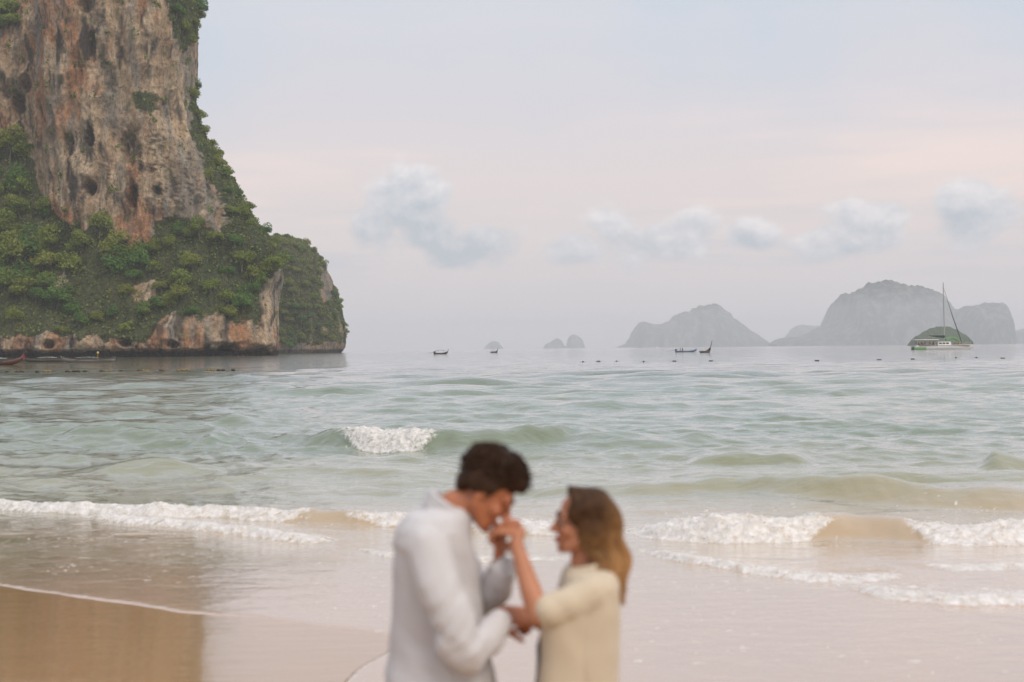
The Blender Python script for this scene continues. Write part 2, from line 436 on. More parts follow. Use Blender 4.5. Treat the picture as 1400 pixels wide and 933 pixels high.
    sd = np.where(inside, -dist, dist)                        # positive in the water sheet
    edge_r = 6.9 + 0.5 * fbm(x * 0.7, 2.2, 0, 3)
    sd = np.minimum(sd, y - edge_r)
    bz = beach_z(x, y)
    rip = 0.0046 * fbm(x * 1.8, y * 4.5, 1, 4) + 0.0022 * fbm(x * 6, y * 14, 2, 2)
    film = bz + np.clip(sd * 0.25, -0.05, 0.007) + rip * ss(sd, 0.05, 0.6)
    # sheet merges with the breaking waves
    wet = np.maximum(film, H[:nn] + 0.0)
    k = 0.02; wet = np.log(np.exp(np.clip(film / k, -200, 200)) + np.exp(np.clip(H[:nn] / k, -200, 200))) * k
    zz = np.where(sd > 0.15, wet, film)
    zz = np.where((sd > 0) & (sd <= 0.15), film + (wet - film) * ss(sd, 0, 0.15), zz)
    H[:nn] = zz
    sdf = np.full_like(X, 9.0); sdf[:nn] = sd
    # lacy remains of foam, lines left by earlier waves
    lace = np.zeros_like(X); 
    x, y = X[:nn], Y[:nn]
    l1 = ss(ridged(x * 1.1, y * 2.6, 5, 3), 0.70, 0.92) * ss(fbm(x * 0.45, y * 0.8, 9, 3), -0.05, 0.30)
    dots = ss(perlin(x * 7, y * 14, 3) + 0.4 * perlin(x * 19, y * 36, 5), 0.46, 0.66) * ss(fbm(x * 0.8, y * 0.8, 2, 2), -0.25, 0.2)
    lace[:nn] = np.clip(0.6 * l1 * ss(y, 10.5, 13) + 0.8 * dots * ss(sd, 0.02, 0.3), 0, 1) * (1 - ss(y, 17, 20))
    edge_line = np.exp(-((sd - 0.035) / 0.035) ** 2) * (0.25 + 0.75 * ss(fbm(x * 2.5, y * 2.5, 7, 3), -0.15, 0.25)) * 0.55
    lace[:nn] = np.maximum(lace[:nn], edge_line * (sd > 0))
    # colour of the water itself: sand in suspension near shore, green outside
    q = Y + 2.5 * fbm(X * 0.12, Y * 0.12, 6, 3)
    def C(*c): return np.array(c)
    c_film, c_tan, c_olive, c_green, c_deep = C(.50, .345, .245), C(.44, .33, .21), C(.26, .255, .155), C(.150, .190, .125), C(.066, .084, .073)
    col = c_film + (c_tan - c_film) * ss(q, 11, 15)[..., None]
    col = col + (c_olive - col) * ss(q, 16, 20)[..., None]
    col = col + (c_green - col) * ss(q, 21, 31)[..., None]
    col = col + (c_deep - col) * ss(q, 45, 160)[..., None]
    V = np.stack([X, Y, H], -1).reshape(-1, 3)
    me = np_mesh('sea', V, grid_faces(len(rs), len(th)),
                 attrs={'foam': foam, 'lace': lace, 'zone': zone}, cols={'col': col.reshape(-1, 3)})
    t = NT('sea_water'); v = t.pos()
    fo = t.attr('foam'); la = t.attr('lace'); c = t.attr('col', 'Color')
    sep = t.N.new('ShaderNodeSeparateXYZ'); t.L.new(v, sep.inputs[0]); yy = sep.outputs[1]
    nf = t.noise(v, 10, 6, 0.62); nf2 = t.noise(v, 48, 3, 0.7)
    nfm = t.math('ADD', t.math('MULTIPLY', nf, 0.62), t.math('MULTIPLY', nf2, 0.38))
    vb_ = t.N.new('ShaderNodeTexVoronoi'); vb_.feature = 'F1'; vb_.inputs['Scale'].default_value = 11.0
    fw = t.N.new('ShaderNodeVectorMath'); fw.operation = 'SCALE'; fw.inputs['Scale'].default_value = 0.16
    t.L.new(t.noise(v, 7, 4, 0.65, out='Color'), fw.inputs[0]); fa_ = t.N.new('ShaderNodeVectorMath'); fa_.operation = 'ADD'
    t.L.new(v, fa_.inputs[0]); t.L.new(fw.outputs[0], fa_.inputs[1]); t.L.new(fa_.outputs[0], vb_.inputs['Vector'])
    vc_ = t.N.new('ShaderNodeTexVoronoi'); vc_.feature = 'F1'; vc_.inputs['Scale'].default_value = 34.0; t.L.new(fa_.outputs[0], vc_.inputs['Vector'])
    cells = t.math('ADD', t.math('MULTIPLY', vb_.outputs['Distance'], 0.6), t.math('MULTIPLY', vc_.outputs['Distance'], 0.4))
    fmask = t.step(t.math('ADD', t.math('MULTIPLY', fo, 0.82), t.math('MULTIPLY', t.math('SUBTRACT', nfm, 0.5), 3.0)), 0.26, 0.85)
    fmask = t.math('MULTIPLY', fmask, t.step(fo, 0.02, 0.15))
    lmask = t.math('MULTIPLY', t.step(t.math('ADD', la, t.math('MULTIPLY', t.math('SUBTRACT', nf, 0.5), 1.2)), 0.35, 0.85), 0.8)
    zo = t.attr('zone'); vo = t.N.new('ShaderNodeTexVoronoi'); vo.feature = 'DISTANCE_TO_EDGE'; vo.inputs['Scale'].default_value = 4.6
    wv = t.N.new('ShaderNodeVectorMath'); wv.operation = 'ADD'
    wn = t.N.new('ShaderNodeVectorMath'); wn.operation = 'SCALE'; wn.inputs['Scale'].default_value = 0.45
    t.L.new(t.noise(v, 2.6, 4, 0.6, out='Color'), wn.inputs[0]); t.L.new(t.pos(scale=(0.8, 1.25, 1)), wv.inputs[0]); t.L.new(wn.outputs[0], wv.inputs[1]); t.L.new(wv.outputs[0], vo.inputs['Vector'])
    web = t.math('SUBTRACT', 1.0, t.step(vo.outputs['Distance'], 0.01, 0.17))
    web = t.math('MULTIPLY', web, t.step(nfm, 0.40, 0.62))
    web = t.math('MULTIPLY', web, t.step(t.math('ADD', zo, t.math('MULTIPLY', t.math('SUBTRACT', nf, 0.5), 1.6)), 0.35, 0.85))
    lmask = t.math('MAXIMUM', lmask, t.math('MULTIPLY', web, 0.75))
    allf = t.math('MAXIMUM', fmask, lmask)
    foamc = t.mix(t.step(t.math('ADD', cells, t.math('MULTIPLY', nf2, 0.5)), 0.38, 1.0), (0.83, 0.81, 0.80), (0.60, 0.57, 0.54))  # grey shading in the gaps between bubbles put into the foam colour
    t.p(Base_Color=t.mix(allf, c, foamc), Roughness=t.mix(allf, (0.06,) * 3, (0.65,) * 3), IOR=1.46)
    t.p(Coat_Weight=t.math('MULTIPLY', t.math('SUBTRACT', 1.0, allf), 1.0), Coat_Roughness=0.05, Coat_IOR=1.33)
    # ripples
    vb = t.pos(scale=(1, 1.9, 1))
    small = t.noise(vb, 5.0, 4, 0.6); mid = t.noise(vb, 1.3, 4, 0.55); big = t.noise(t.pos(scale=(0.6, 1.6, 1)), 0.42, 4, 0.6)
    calm = t.step(yy, 9.0, 22.0)
    s1 = t.math('ADD', 0.25, t.math('MULTIPLY', calm, 0.75))
    b = t.bump(small, 0.030, t.math('MULTIPLY', s1, 0.55))
    b = t.bump(mid, 0.08, t.math('MULTIPLY', calm, 0.75), b)
    patch = t.step(t.noise(t.pos(scale=(0.30, 0.045, 1)), 1.0, 5, 0.7), 0.38, 0.62)
    b = t.bump(big, 0.34, t.math('MULTIPLY', t.step(yy, 40.0, 140.0), t.math('ADD', 0.25, t.math('MULTIPLY', patch, 1.1))), b)
    b = t.bump(t.math('SUBTRACT', 1.0, cells), 0.03, t.math('MULTIPLY', fmask, 0.45), b)
    b = t.bump(nf2, 0.008, t.math('MULTIPLY', fmask, 0.6), b)
    t.p(Normal=b); t.set(t.bsdf, 'Coat Normal', b)
    link('sea', me, t.m, label='green sea with low breakers running up the sand', cat='sea', kind='structure')
    return rs, th, H, foam, X, Y
SEA = build_sea()

def build_spray():
    """small clots of foam thrown up along the breakers, one uncountable mass"""
    rs, th, H, foam, X, Y = SEA
    rng = np.random.default_rng(21)
    m = (foam > 0.85)
    idx = np.argwhere(m)
    w = (X[m] * 0 + 1) * np.gradient(rs)[idx[:, 0]] * Y[m]
    pick = idx[rng.choice(len(idx), 2600, p=w / w.sum())]
    bm = bmesh.new(); bmesh.ops.create_icosphere(bm, subdivisions=1, radius=1.0)
    sv = np.array([v.co[:] for v in bm.verts]); sf = np.array([[v.index for v in f.verts] for f in bm.faces]); bm.free()
    n = len(pick)
    c = np.stack([X[pick[:, 0], pick[:, 1]], Y[pick[:, 0], pick[:, 1]], H[pick[:, 0], pick[:, 1]]], -1)
    size = (0.003 + 0.006 * rng.random(n) ** 2.5) * (c[:, 1] / 16) ** 0.6
    c[:, :2] += rng.normal(0, 0.02, (n, 2)); c[:, 2] += size * 0.3
    jit = 1 + 0.35 * rng.normal(size=(n, len(sv), 1))
    V = c[:, None] + sv[None] * jit * size[:, None, None] * np.array([1.3, 1.0, 0.8])
    F = sf[None] + (np.arange(n) * len(sv))[:, None, None]
    me = np_mesh('sea_foam', V.reshape(-1, 3), F.reshape(-1, 3))
    link('sea_foam', me, simple_mat('foam_clots', (0.80, 0.79, 0.78), 0.6, 0.06), label='white foam clots thrown up along the breaking waves', cat='foam', kind='stuff')
build_spray()
#SEA_END

#CLIFF_BEGIN
# ------------------------------------------------------------------ limestone cliff, headland and their jungle
def interp_px(pts, q):
    a = np.array(pts, float); return np.interp(q, a[:, 0], a[:, 1])
VEG = [  # photo outlines of the jungle on the big cliff
    [(-400, 150), (0, 184), (36, 192), (46, 228), (54, 262), (84, 300), (112, 318), (132, 306), (160, 318), (188, 345), (204, 345), (216, 300), (250, 297),
     (278, 312), (298, 326), (304, 300), (296, 268), (276, 240), (264, 205), (258, 168), (256, 120), (300, 120), (420, 330), (420, 352), (384, 366), (362, 376), (352, 392), (348, 440), (320, 436), (300, 428),
     (275, 434), (240, 432), (214, 442), (206, 458), (198, 470), (160, 466), (122, 458), (98, 464), (60, 452), (30, 462), (-400, 455)],
    [(224, -260), (300, -260), (300, 40), (262, 56), (250, 74), (240, 66), (236, 40), (228, 30)],
    [(352, 452), (372, 446), (376, 460), (356, 464)],
    [(180, 128), (204, 124), (216, 140), (206, 156), (186, 150)],
    [(0, 10), (20, 14), (30, 30), (14, 40), (-20, 44), (-20, 4)],
]
BARE = [[(180, 392), (196, 384), (214, 384), (212, 404), (196, 420), (184, 416)], [(70, 378), (88, 374), (90, 394), (72, 396)], [(350, 384), (366, 372), (400, 360), (400, 480), (348, 474)]]
PITS = [(123, 257, 9, 12, 9), (182, 266, 8, 20, 7), (27, 142, 12, 20, 9), (178, 200, 14, 30, 6), (124, 188, 8, 16, 6), (40, 118, 8, 14, 6), (150, 110, 10, 26, 3), (126, 62, 7, 26, 5),
        (120, 8, 12, 14, 5), (215, 262, 8, 8, 4), (95, 200, 8, 18, 4), (8, 120, 8, 20, 5), (205, 232, 10, 8, 3), (312, 477, 15, 7, 9), (170, 470, 9, 6, 6), (238, 472, 10, 6, 5), (66, 472, 9, 6, 5), (350, 478, 8, 5, 3)]
def rock_material(name):
    t = NT(name); c = t.attr('col', 'Color'); v = t.pos(scale=(1, 1, 0.28)); v2 = t.pos()
    n1 = t.noise(v, 0.9, 5, 0.65); n2 = t.noise(v2, 0.55, 5, 0.6)
    f = t.math('MAXIMUM', 0.2, t.math('ADD', -0.88, t.math('MULTIPLY', t.math('ADD', n1, n2), 2.0)))
    cm = t.N.new('ShaderNodeCombineColor')
    for i in range(3): t.L.new(f, cm.inputs[i])
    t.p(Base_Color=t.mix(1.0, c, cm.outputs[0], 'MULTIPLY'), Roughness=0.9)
    t.bsdf.inputs['Specular IOR Level'].default_value = 0.25
    t.p(Normal=t.bump(t.noise(v2, 0.8, 6, 0.7), 1.8, 0.9, t.bump(n1, 2.2, 1.0)))
    return t.m
ROCK = rock_material('limestone')
def leaf_material(name, tint):
    t = NT(name); g = t.attr('shade')
    oi = t.N.new('ShaderNodeObjectInfo')
    a, b, c, d = tint
    col = t.mix(g, a, b)
    col = t.mix(t.math('MULTIPLY', oi.outputs['Random'], 0.75), col, c)
    big = t.noise(t.pos(scale=(1, 1, 1)), 0.35, 3)
    col = t.mix(t.math('MULTIPLY', big, 0.35), col, d)
    t.p(Base_Color=col, Roughness=0.62)
    t.bsdf.inputs['Specular IOR Level'].default_value = 0.3
    tr = t.N.new('ShaderNodeBsdfTranslucent'); t.L.new(col, tr.inputs[0])
    ms = t.N.new('ShaderNodeMixShader'); ms.inputs[0].default_value = 0.28
    t.L.new(t.bsdf.outputs[0], ms.inputs[1]); t.L.new(tr.outputs[0], ms.inputs[2]); t.L.new(ms.outputs[0], t.out.inputs[0])
    return t.m
LEAF = leaf_material('jungle_leaves', ((0.055, 0.112, 0.018), (0.235, 0.320, 0.050), (0.250, 0.250, 0.040), (0.075, 0.140, 0.024)))
LEAF_DARK = leaf_material('dark_glossy_leaves', ((0.040, 0.100, 0.020), (0.150, 0.270, 0.050), (0.120, 0.215, 0.040), (0.055, 0.120, 0.026)))
LEAF_OLIVE = leaf_material('olive_leaves', ((0.080, 0.125, 0.020), (0.300, 0.370, 0.060), (0.280, 0.280, 0.050), (0.110, 0.155, 0.030)))
BARK = simple_mat('tree_bark', (0.16, 0.13, 0.10), 0.9, 0.3, 1.0)

def cliff_surface():
    """grid over the cliff: columns run along the face, round the seaward corner and back; rows go up"""
    nz, nflat, narc, nback = 330, 330, 60, 26
    zs = np.concatenate([np.linspace(-3, 14, 48)[:-1], np.linspace(14, 165, 250), np.linspace(165, 216, nz - 297)[0:]])
    nz = len(zs)
    sil = [(-700, 228), (-160, 246), (0, 250), (60, 252), (130, 254), (165, 262), (215, 283), (240, 303), (262, 316), (285, 329), (305, 343), (322, 360), (340, 373), (360, 377), (400, 379), (440, 382), (470, 385), (495, 384)]
    D = 640.0
    py_of_z = 481 - (zs - CAM_H) * FPX / D
    xr = np.array([P(interp_px(sil, p), p, D)[0] for p in py_of_z])
    rad = 34.0
    s = np.linspace(0, 1, nflat) ** 0.9
    xl = -430.0
    ztop = 205.0
    Xf = xl + (xr[:, None] - rad - xl) * s[None]
    TMAX = math.radians(125)
    th = np.linspace(0, TMAX, narc + 1)[1:]
    bk = np.linspace(0, 230, nback + 1)[1:]
    Xa = xr[:, None] - rad + rad * np.sin(th)[None]
    Xb = Xa[:, -1:] + math.cos(TMAX) * bk[None]
    X = np.concatenate([Xf, Xa, Xb], 1)
    Z = np.repeat(zs[:, None], X.shape[1], 1)
    # boundary between jungle apron and bare wall gives the setback
    px = 700 + X * FPX / 615.0
    zB = interp_px([(-500, 100), (0, 92), (40, 80), (56, 64), (85, 56), (112, 50), (160, 50), (190, 44), (214, 56), (250, 58), (280, 48), (300, 42), (340, 34), (390, 26)], px)
    zz = np.minimum(Z, zB)
    base = 592 + 0.05 * (px - 200) * (px < 200) * -0.2
    Yb = base + 0.62 * np.clip(zz - 9, 0, None) + 0.03 * np.clip(Z - zB, 0, None) + 4 * ss(2.6 - Z, 0, 2.2)
    Yb = Yb + np.clip(Z - 168, 0, None) ** 1.25 * 0.9
    # smooth apron break a little by averaging rows
    k = np.ones(9) / 9
    Yb = np.apply_along_axis(lambda c: np.convolve(np.pad(c, 4, 'edge'), k, 'valid'), 0, Yb)
    rr = np.concatenate([np.zeros(nflat), rad - rad * np.cos(th), rad - rad * math.cos(TMAX) + math.sin(TMAX) * bk])
    Y = Yb + rr[None]
    nx = np.concatenate([np.zeros(nflat), np.sin(th), np.full(nback, math.sin(TMAX))])[None] * np.ones_like(X)
    ny = -np.concatenate([np.ones(nflat), np.cos(th), np.full(nback, math.cos(TMAX))])[None] * np.ones_like(X)
    u = np.concatenate([Xf - (xr[:, None] - rad), np.repeat((rad * th)[None], nz, 0), np.repeat((rad * TMAX + bk)[None], nz, 0)], 1)
    u = X + 0.9 * rr[None]
    V0 = np.stack([X, Y, Z], -1).reshape(-1, 3)
    ppx, ppy = [a.reshape(X.shape) for a in project(V0)]
    # relief: buttresses, flutes, ledges, hollows
    wall = ss(Z - zB, -6, 4)
    d = 7.0 * fbm(u / 46, Z / 120, 2, 3)
    d += wall * (4.4 * ridged((u + 6 * fbm(u / 30, Z / 30, 5, 2)) / 15, Z / 60, 4, 3) + 3.2 * fbm(u / 6.5, Z / 17, 7, 4))
    d += (1 - wall) * (2.2 * fbm(u / 11, Z / 9, 8, 3))
    # hanging draperies: ledge then undercut, repeated at uneven heights
    zl = Z / 13 + 1.6 * fbm(u / 22, Z / 60, 9, 3)
    fr = zl - np.floor(zl)
    amp = wall * np.clip(0.4 + 1.6 * fbm(u / 18, np.floor(zl) * 3.7, 3, 2), 0, 2)
    d += amp * 3.8 * (fr ** 2 - 0.4)
    low = (1 - ss(Z, 8, 12)) * ss(Z, 2, 4)
    d += low * (1.8 * ridged(u / 7, Z / 14, 6, 3) + 1.2 * fbm(u / 3, Z / 4, 2, 2))
    for (cx, cy, rx, ry, dep) in PITS:
        wob = 0.35 * fbm(ppx / 9, ppy / 12, cx * 0.13, 3)
        q = np.sqrt(((ppx - cx) / rx) ** 2 + ((ppy - cy) / ry) ** 2) + wob
        d -= 1.4 * dep * (1 - ss(q, 0.35, 1.05))
        d += 0.3 * dep * np.exp(-(((ppx - cx) / (rx * 1.2)) ** 2 + ((ppy - cy + ry * 1.5) / (ry * 0.6)) ** 2))
    d *= ss(Z, -3, 1.5) * 0.8 + 0.2
    edge = 1 - 0.6 * ss(rr, 10, 34)[None]
    X = X + nx * d * edge; Y = Y + ny * d
    V = np.stack([X, Y, Z + 0.5 * fbm(u / 8, Z / 8, 3, 2)], -1)
    # colours of the stone: buff, orange, grey weathering, dark algae streaks
    uu = u + 2.5 * fbm(u / 9, Z / 9, 1, 3)
    def C(*c): return np.array(c)
    col = np.ones(X.shape + (3,)) * C(.42, .29, .18)
    def blend(col, c, f): return col + (c - col) * f[..., None]
    col = blend(col, C(.55, .415, .275), ss(fbm(uu / 9, Z / 30, 2, 4), 0.0, 0.35))
    col = blend(col, C(.66, .53, .38), 0.55 * ss(ridged(uu / 5, Z / 60, 31, 3) + 0.4 * fbm(uu / 20, Z / 30, 37, 2), 0.35, 0.8))
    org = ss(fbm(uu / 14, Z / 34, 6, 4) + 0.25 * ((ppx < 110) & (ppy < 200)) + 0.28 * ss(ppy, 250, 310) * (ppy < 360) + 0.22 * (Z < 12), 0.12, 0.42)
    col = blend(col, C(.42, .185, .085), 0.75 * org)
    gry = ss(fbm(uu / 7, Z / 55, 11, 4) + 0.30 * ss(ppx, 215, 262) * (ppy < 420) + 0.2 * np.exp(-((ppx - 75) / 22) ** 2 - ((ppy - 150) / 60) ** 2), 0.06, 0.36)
    col = blend(col, C(.25, .232, .20), 0.8 * gry)
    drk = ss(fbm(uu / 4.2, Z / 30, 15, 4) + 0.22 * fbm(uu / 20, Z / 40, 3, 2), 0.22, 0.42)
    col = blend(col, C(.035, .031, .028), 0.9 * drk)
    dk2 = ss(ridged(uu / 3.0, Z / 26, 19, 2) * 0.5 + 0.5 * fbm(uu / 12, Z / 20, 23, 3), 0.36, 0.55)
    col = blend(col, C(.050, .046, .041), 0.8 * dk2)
    grn = ss(fbm(uu / 6, Z / 10, 27, 4), 0.20, 0.42)
    col = blend(col, C(.10, .115, .05), 0.55 * grn)
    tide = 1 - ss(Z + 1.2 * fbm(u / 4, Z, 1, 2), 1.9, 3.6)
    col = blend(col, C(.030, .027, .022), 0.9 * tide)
    # where the jungle stands
    wx = 8 * fbm(ppx / 14, ppy / 14, 3, 3); wy = 9 * fbm(ppx / 14, ppy / 14, 8, 3) + 16 * fbm(ppx / 22, 1.7, 4, 3) * ss(ppy, 400, 440)
    fppx, fppy = ppx + wx, ppy + wy
    # columns behind the corner keep the corner's cover
    veg = np.zeros(X.shape, bool)
    for p in VEG: veg |= inpoly(fppx, fppy, p)
    for p in BARE: veg &= ~inpoly(fppx, fppy, p)
    veg |= (Z > 176)
    veg[:, nflat + int(narc * .85):] |= (fbm(u / 20, Z / 14, 5, 3) > -0.15)[:, nflat + int(narc * .85):] & (Z > 12)[:, nflat + int(narc * .85):] & (Z < 110)[:, nflat + int(narc * .85):]
    veg &= Z > 6
    sparse = (fbm(u / 5, Z / 7, 33, 3) > 0.34) & (Z > 14) & ~veg
    col = blend(col, C(.045, .065, .022), veg * 0.9)
    return V, col, veg, sparse, u, nx, ny, zs

def scatter(V, mask, n, rng, wfun=None):
    """random points on the faces of a grid surface where mask holds; returns points and unit normals"""
    a, b, c = V[:-1, :-1], V[:-1, 1:], V[1:, :-1]
    nrm = np.cross(b - a, c - a); area = np.linalg.norm(nrm, axis=-1)
    m = mask[:-1, :-1] & (area > 0)
    w = area * m
    if wfun is not None: w = w * wfun[:-1, :-1]
    idx = rng.choice(w.size, n, p=(w / w.sum()).ravel())
    i, j = np.unravel_index(idx, w.shape)
    r1, r2 = rng.random(n)[:, None], rng.random(n)[:, None]
    p = a[i, j] + (b[i, j] - a[i, j]) * r1 + (c[i, j] - a[i, j]) * r2
    return p, nrm[i, j] / area[i, j][:, None], (i, j)

def leaf_quads(p, nrm, size, rng, spread=0.9):
    """bent leaf-clump faces (two triangles folded along the middle)"""
    n = len(p)
    d = nrm + spread * rng.normal(size=(n, 3)); d /= np.linalg.norm(d, axis=1)[:, None]
    t = np.cross(d, rng.normal(size=(n, 3))); t /= np.linalg.norm(t, axis=1)[:, None]
    b = np.cross(d, t)
    s = size[:, None]
    asp = (0.45 + 0.3 * rng.random(n))[:, None]
    q = np.stack([p - t * s, p - b * s * asp - d * s * 0.2, p + t * s, p + b * s * asp - d * s * 0.2], 1)
    return q.reshape(-1, 3), np.arange(4 * n).reshape(n, 4)

def build_cliff():
    V, col, veg, sparse, u, nx, ny, zs = cliff_surface()
    nr, nc = V.shape[:2]
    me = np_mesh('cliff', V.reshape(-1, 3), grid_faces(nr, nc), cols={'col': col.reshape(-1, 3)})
    link('cliff', me, ROCK, label='towering buff and grey limestone cliff rising straight from the sea', cat='cliff', kind='structure')
    rng = np.random.default_rng(8)
    dens = 1.0 + 0 * u
    p1, n1, _ = scatter(V, veg, 46000, rng)
    p2, n2, _ = scatter(V, sparse, 5000, rng)
    p = np.concatenate([p1, p2]); nn = np.concatenate([n1, n2])
    hgt = 2.0 * np.clip(fbm(p[:, 0] / 5, p[:, 2] / 5, 3, 3) + 0.45, 0.05, 1.4)
    hgt[46000:] *= 0.35
    out = nn + np.array([0, 0, 0.45]); out /= np.linalg.norm(out, axis=1)[:, None]
    p = p + out * (hgt * rng.random(len(p)) ** 0.5)[:, None]
    q, f = leaf_quads(p, out, 0.35 + 0.55 * rng.random(len(p)), rng)
    sh = np.clip(0.34 + 0.5 * fbm(p[:, 0] / 7, p[:, 2] / 7, 12, 3) + 0.22 * rng.normal(size=len(p)), 0, 1)  # undergrowth coloured darker to paint the shaded gaps between tree crowns
    me = np_mesh('jungle_undergrowth', q, f, smooth=False, attrs={'shade': np.repeat(sh, 4)})
    link('jungle_undergrowth', me, LEAF, label='dense creepers and undergrowth covering the ledges of the big cliff', cat='undergrowth', kind='stuff')
    return V, veg, u
CLIFF_V, CLIFF_VEG, CLIFF_U = build_cliff()

def tree_meshes():
    """crown and trunk variants, about 1 unit tall crowns; scaled per tree"""
    out = []
    rng = np.random.default_rng(40)
    for k in range(7):
        nl = 8 + k % 4
        cen = []; rad = []
        for i in range(nl):
            a = 2 * math.pi * i / nl + rng.random(); r = (0.16 + 0.20 * rng.random()) if i else 0.0
            cen.append((r * math.cos(a), r * math.sin(a), 0.28 + 0.36 * rng.random() + (0.20 if i == 0 else 0)))
            rad.append(0.20 + 0.10 * rng.random())
        cen = np.array(cen); rad = np.array(rad)
        n = 1250
        li = rng.integers(0, nl, n)
        d = rng.normal(size=(n, 3)); d[:, 2] = np.abs(d[:, 2]) * 1.0 - 0.45; d /= np.linalg.norm(d, axis=1)[:, None]
        rr = rad[li] * (0.65 + 0.45 * rng.random(n) ** 0.6) * np.where(rng.random(n) < 0.06, 1.25, 1.0)
        p = cen[li] + d * rr[:, None] * np.array([1.0, 1.0, 0.9])
        q, f = leaf_quads(p, d, 0.030 + 0.036 * rng.random(n), rng, 0.7)
        lobe = rng.random(nl)
        sh = np.clip(0.30 + 0.35 * lobe[li] + 0.18 * rng.normal(size=n) + 0.15, 0, 1)
        crown = np_mesh('crown', q, f, smooth=False, attrs={'shade': np.repeat(sh, 4)})
        crown.materials.append((LEAF, LEAF_DARK, LEAF, LEAF_OLIVE, LEAF_DARK, LEAF, LEAF_OLIVE)[k])
        bm = bmesh.new()
        def limb(a, b, r0, r1):
            a, b = Vector(a), Vector(b); ax = (b - a)
            m = Matrix.Translation((a + b) / 2) @ ax.to_track_quat('Z', 'Y').to_matrix().to_4x4()
            bmesh.ops.create_cone(bm, cap_ends=True, segments=6, radius1=r0, radius2=r1, depth=ax.length, matrix=m)
        limb((0, 0, -0.25), (0.02, 0.01, 0.22), 0.035, 0.024); limb((0.02, 0.01, 0.2), (0, 0, 0.55), 0.025, 0.012)
        for i in range(nl): limb((0.015, 0.01, 0.2), tuple(cen[i]), 0.016, 0.006)
        trunk = bpy.data.meshes.new('trunk'); bm.to_mesh(trunk); bm.free(); trunk.materials.append(BARK)
        out.append((crown, trunk))
    return out
TREES = tree_meshes()
def plant_tree(p, size, rz, k, label, group, squash=1.0, tilt=(0, 0)):
    e = empty('jungle_tree', label, 'tree', tuple(p), rz, group)
    e.rotation_euler = (tilt[0], tilt[1], rz); e.scale = (size, size, size * squash)
    link('crown', TREES[k][0], parent=e); link('trunk', TREES[k][1], parent=e)
    return e
def spaced(p, n, dmin):
    keep = []
    for i in range(len(p)):
        if all((p[i, 0] - p[j, 0]) ** 2 + (p[i, 2] - p[j, 2]) ** 2 > dmin(p[i]) ** 2 for j in keep):
            keep.append(i)
            if len(keep) >= n: break
    return keep
def plant_cliff():
    rng = np.random.default_rng(77)
    p, nrm, (i, j) = scatter(CLIFF_V, CLIFF_VEG, 6000, rng)
    px, py = project(p)
    ok = (px > -60) & (py > -40) & (px < 420) & (nrm[:, 1] < 0.35)
    p, nrm, px, py = p[ok], nrm[ok], px[ok], py[ok]
    keep = spaced(p, 290, lambda q: 3.9 if q[2] < 60 else 3.5)
    for a in keep:
        z = p[a, 2]; steep = abs(nrm[a, 2]) < 0.35
        if px[a] > 225 and z > 45:
            size = 5.0 + 3.0 * rng.random(); hi = 'high beside the bare upper wall' if z > 105 else 'halfway down the seaward edge' if z > 70 else 'where the seaward edge widens'
            lab = 'small bushy tree clinging to the cliff %s' % hi; grp = 'trees on the cliff edge, %s' % hi
        elif px[a] > 215:
            size = 7.0 + 3.5 * rng.random(); hi = 'just above the bare rock foot' if z < 24 else 'halfway up'
            lab = 'leafy tree on the steep green corner of the cliff, %s' % hi; grp = 'trees on the cliff corner, %s' % hi
        elif z < 18:
            size = 5.5 + 2.5 * rng.random(); lab = 'low tree overhanging the rusty rock foot of the big cliff'; grp = 'trees above the foot of the cliff'
        else:
            size = 6.5 + 7.5 * rng.random() ** 1.4; sz = 'tall' if size > 9.5 else 'shorter'
            dp = math.hypot(px[a] - 196, py[a] - 402); dg = math.hypot(px[a] - 80, py[a] - 385); top = interp_px([(-400, 150), (0, 190), (46, 230), (84, 300), (132, 310), (204, 345), (216, 300)], px[a])
            where = ('close around the pale bare rock patch' if dp < 34 else 'close around the small grey rock face' if dg < 28 else 'in the high shaded corner beside the wall' if py[a] < 290 and px[a] < 70 else
                     'touching the foot of the bare wall' if py[a] - top < 34 else 'just above the rusty rock foot' if py[a] > 425 else 'in the middle of the slope')
            lab = '%s broadleaf tree of the jungle slope, %s' % (sz, where); grp = '%s jungle trees %s' % (sz, where)
        plant_tree(p[a] + np.array([0, -0.08 * size, -0.18 * size]), size, rng.random() * 6.28, int(rng.integers(0, 7)), lab, grp, 0.7 + 0.55 * rng.random(), (rng.normal(0.12, 0.1), rng.normal(0, 0.1)))
plant_cliff()

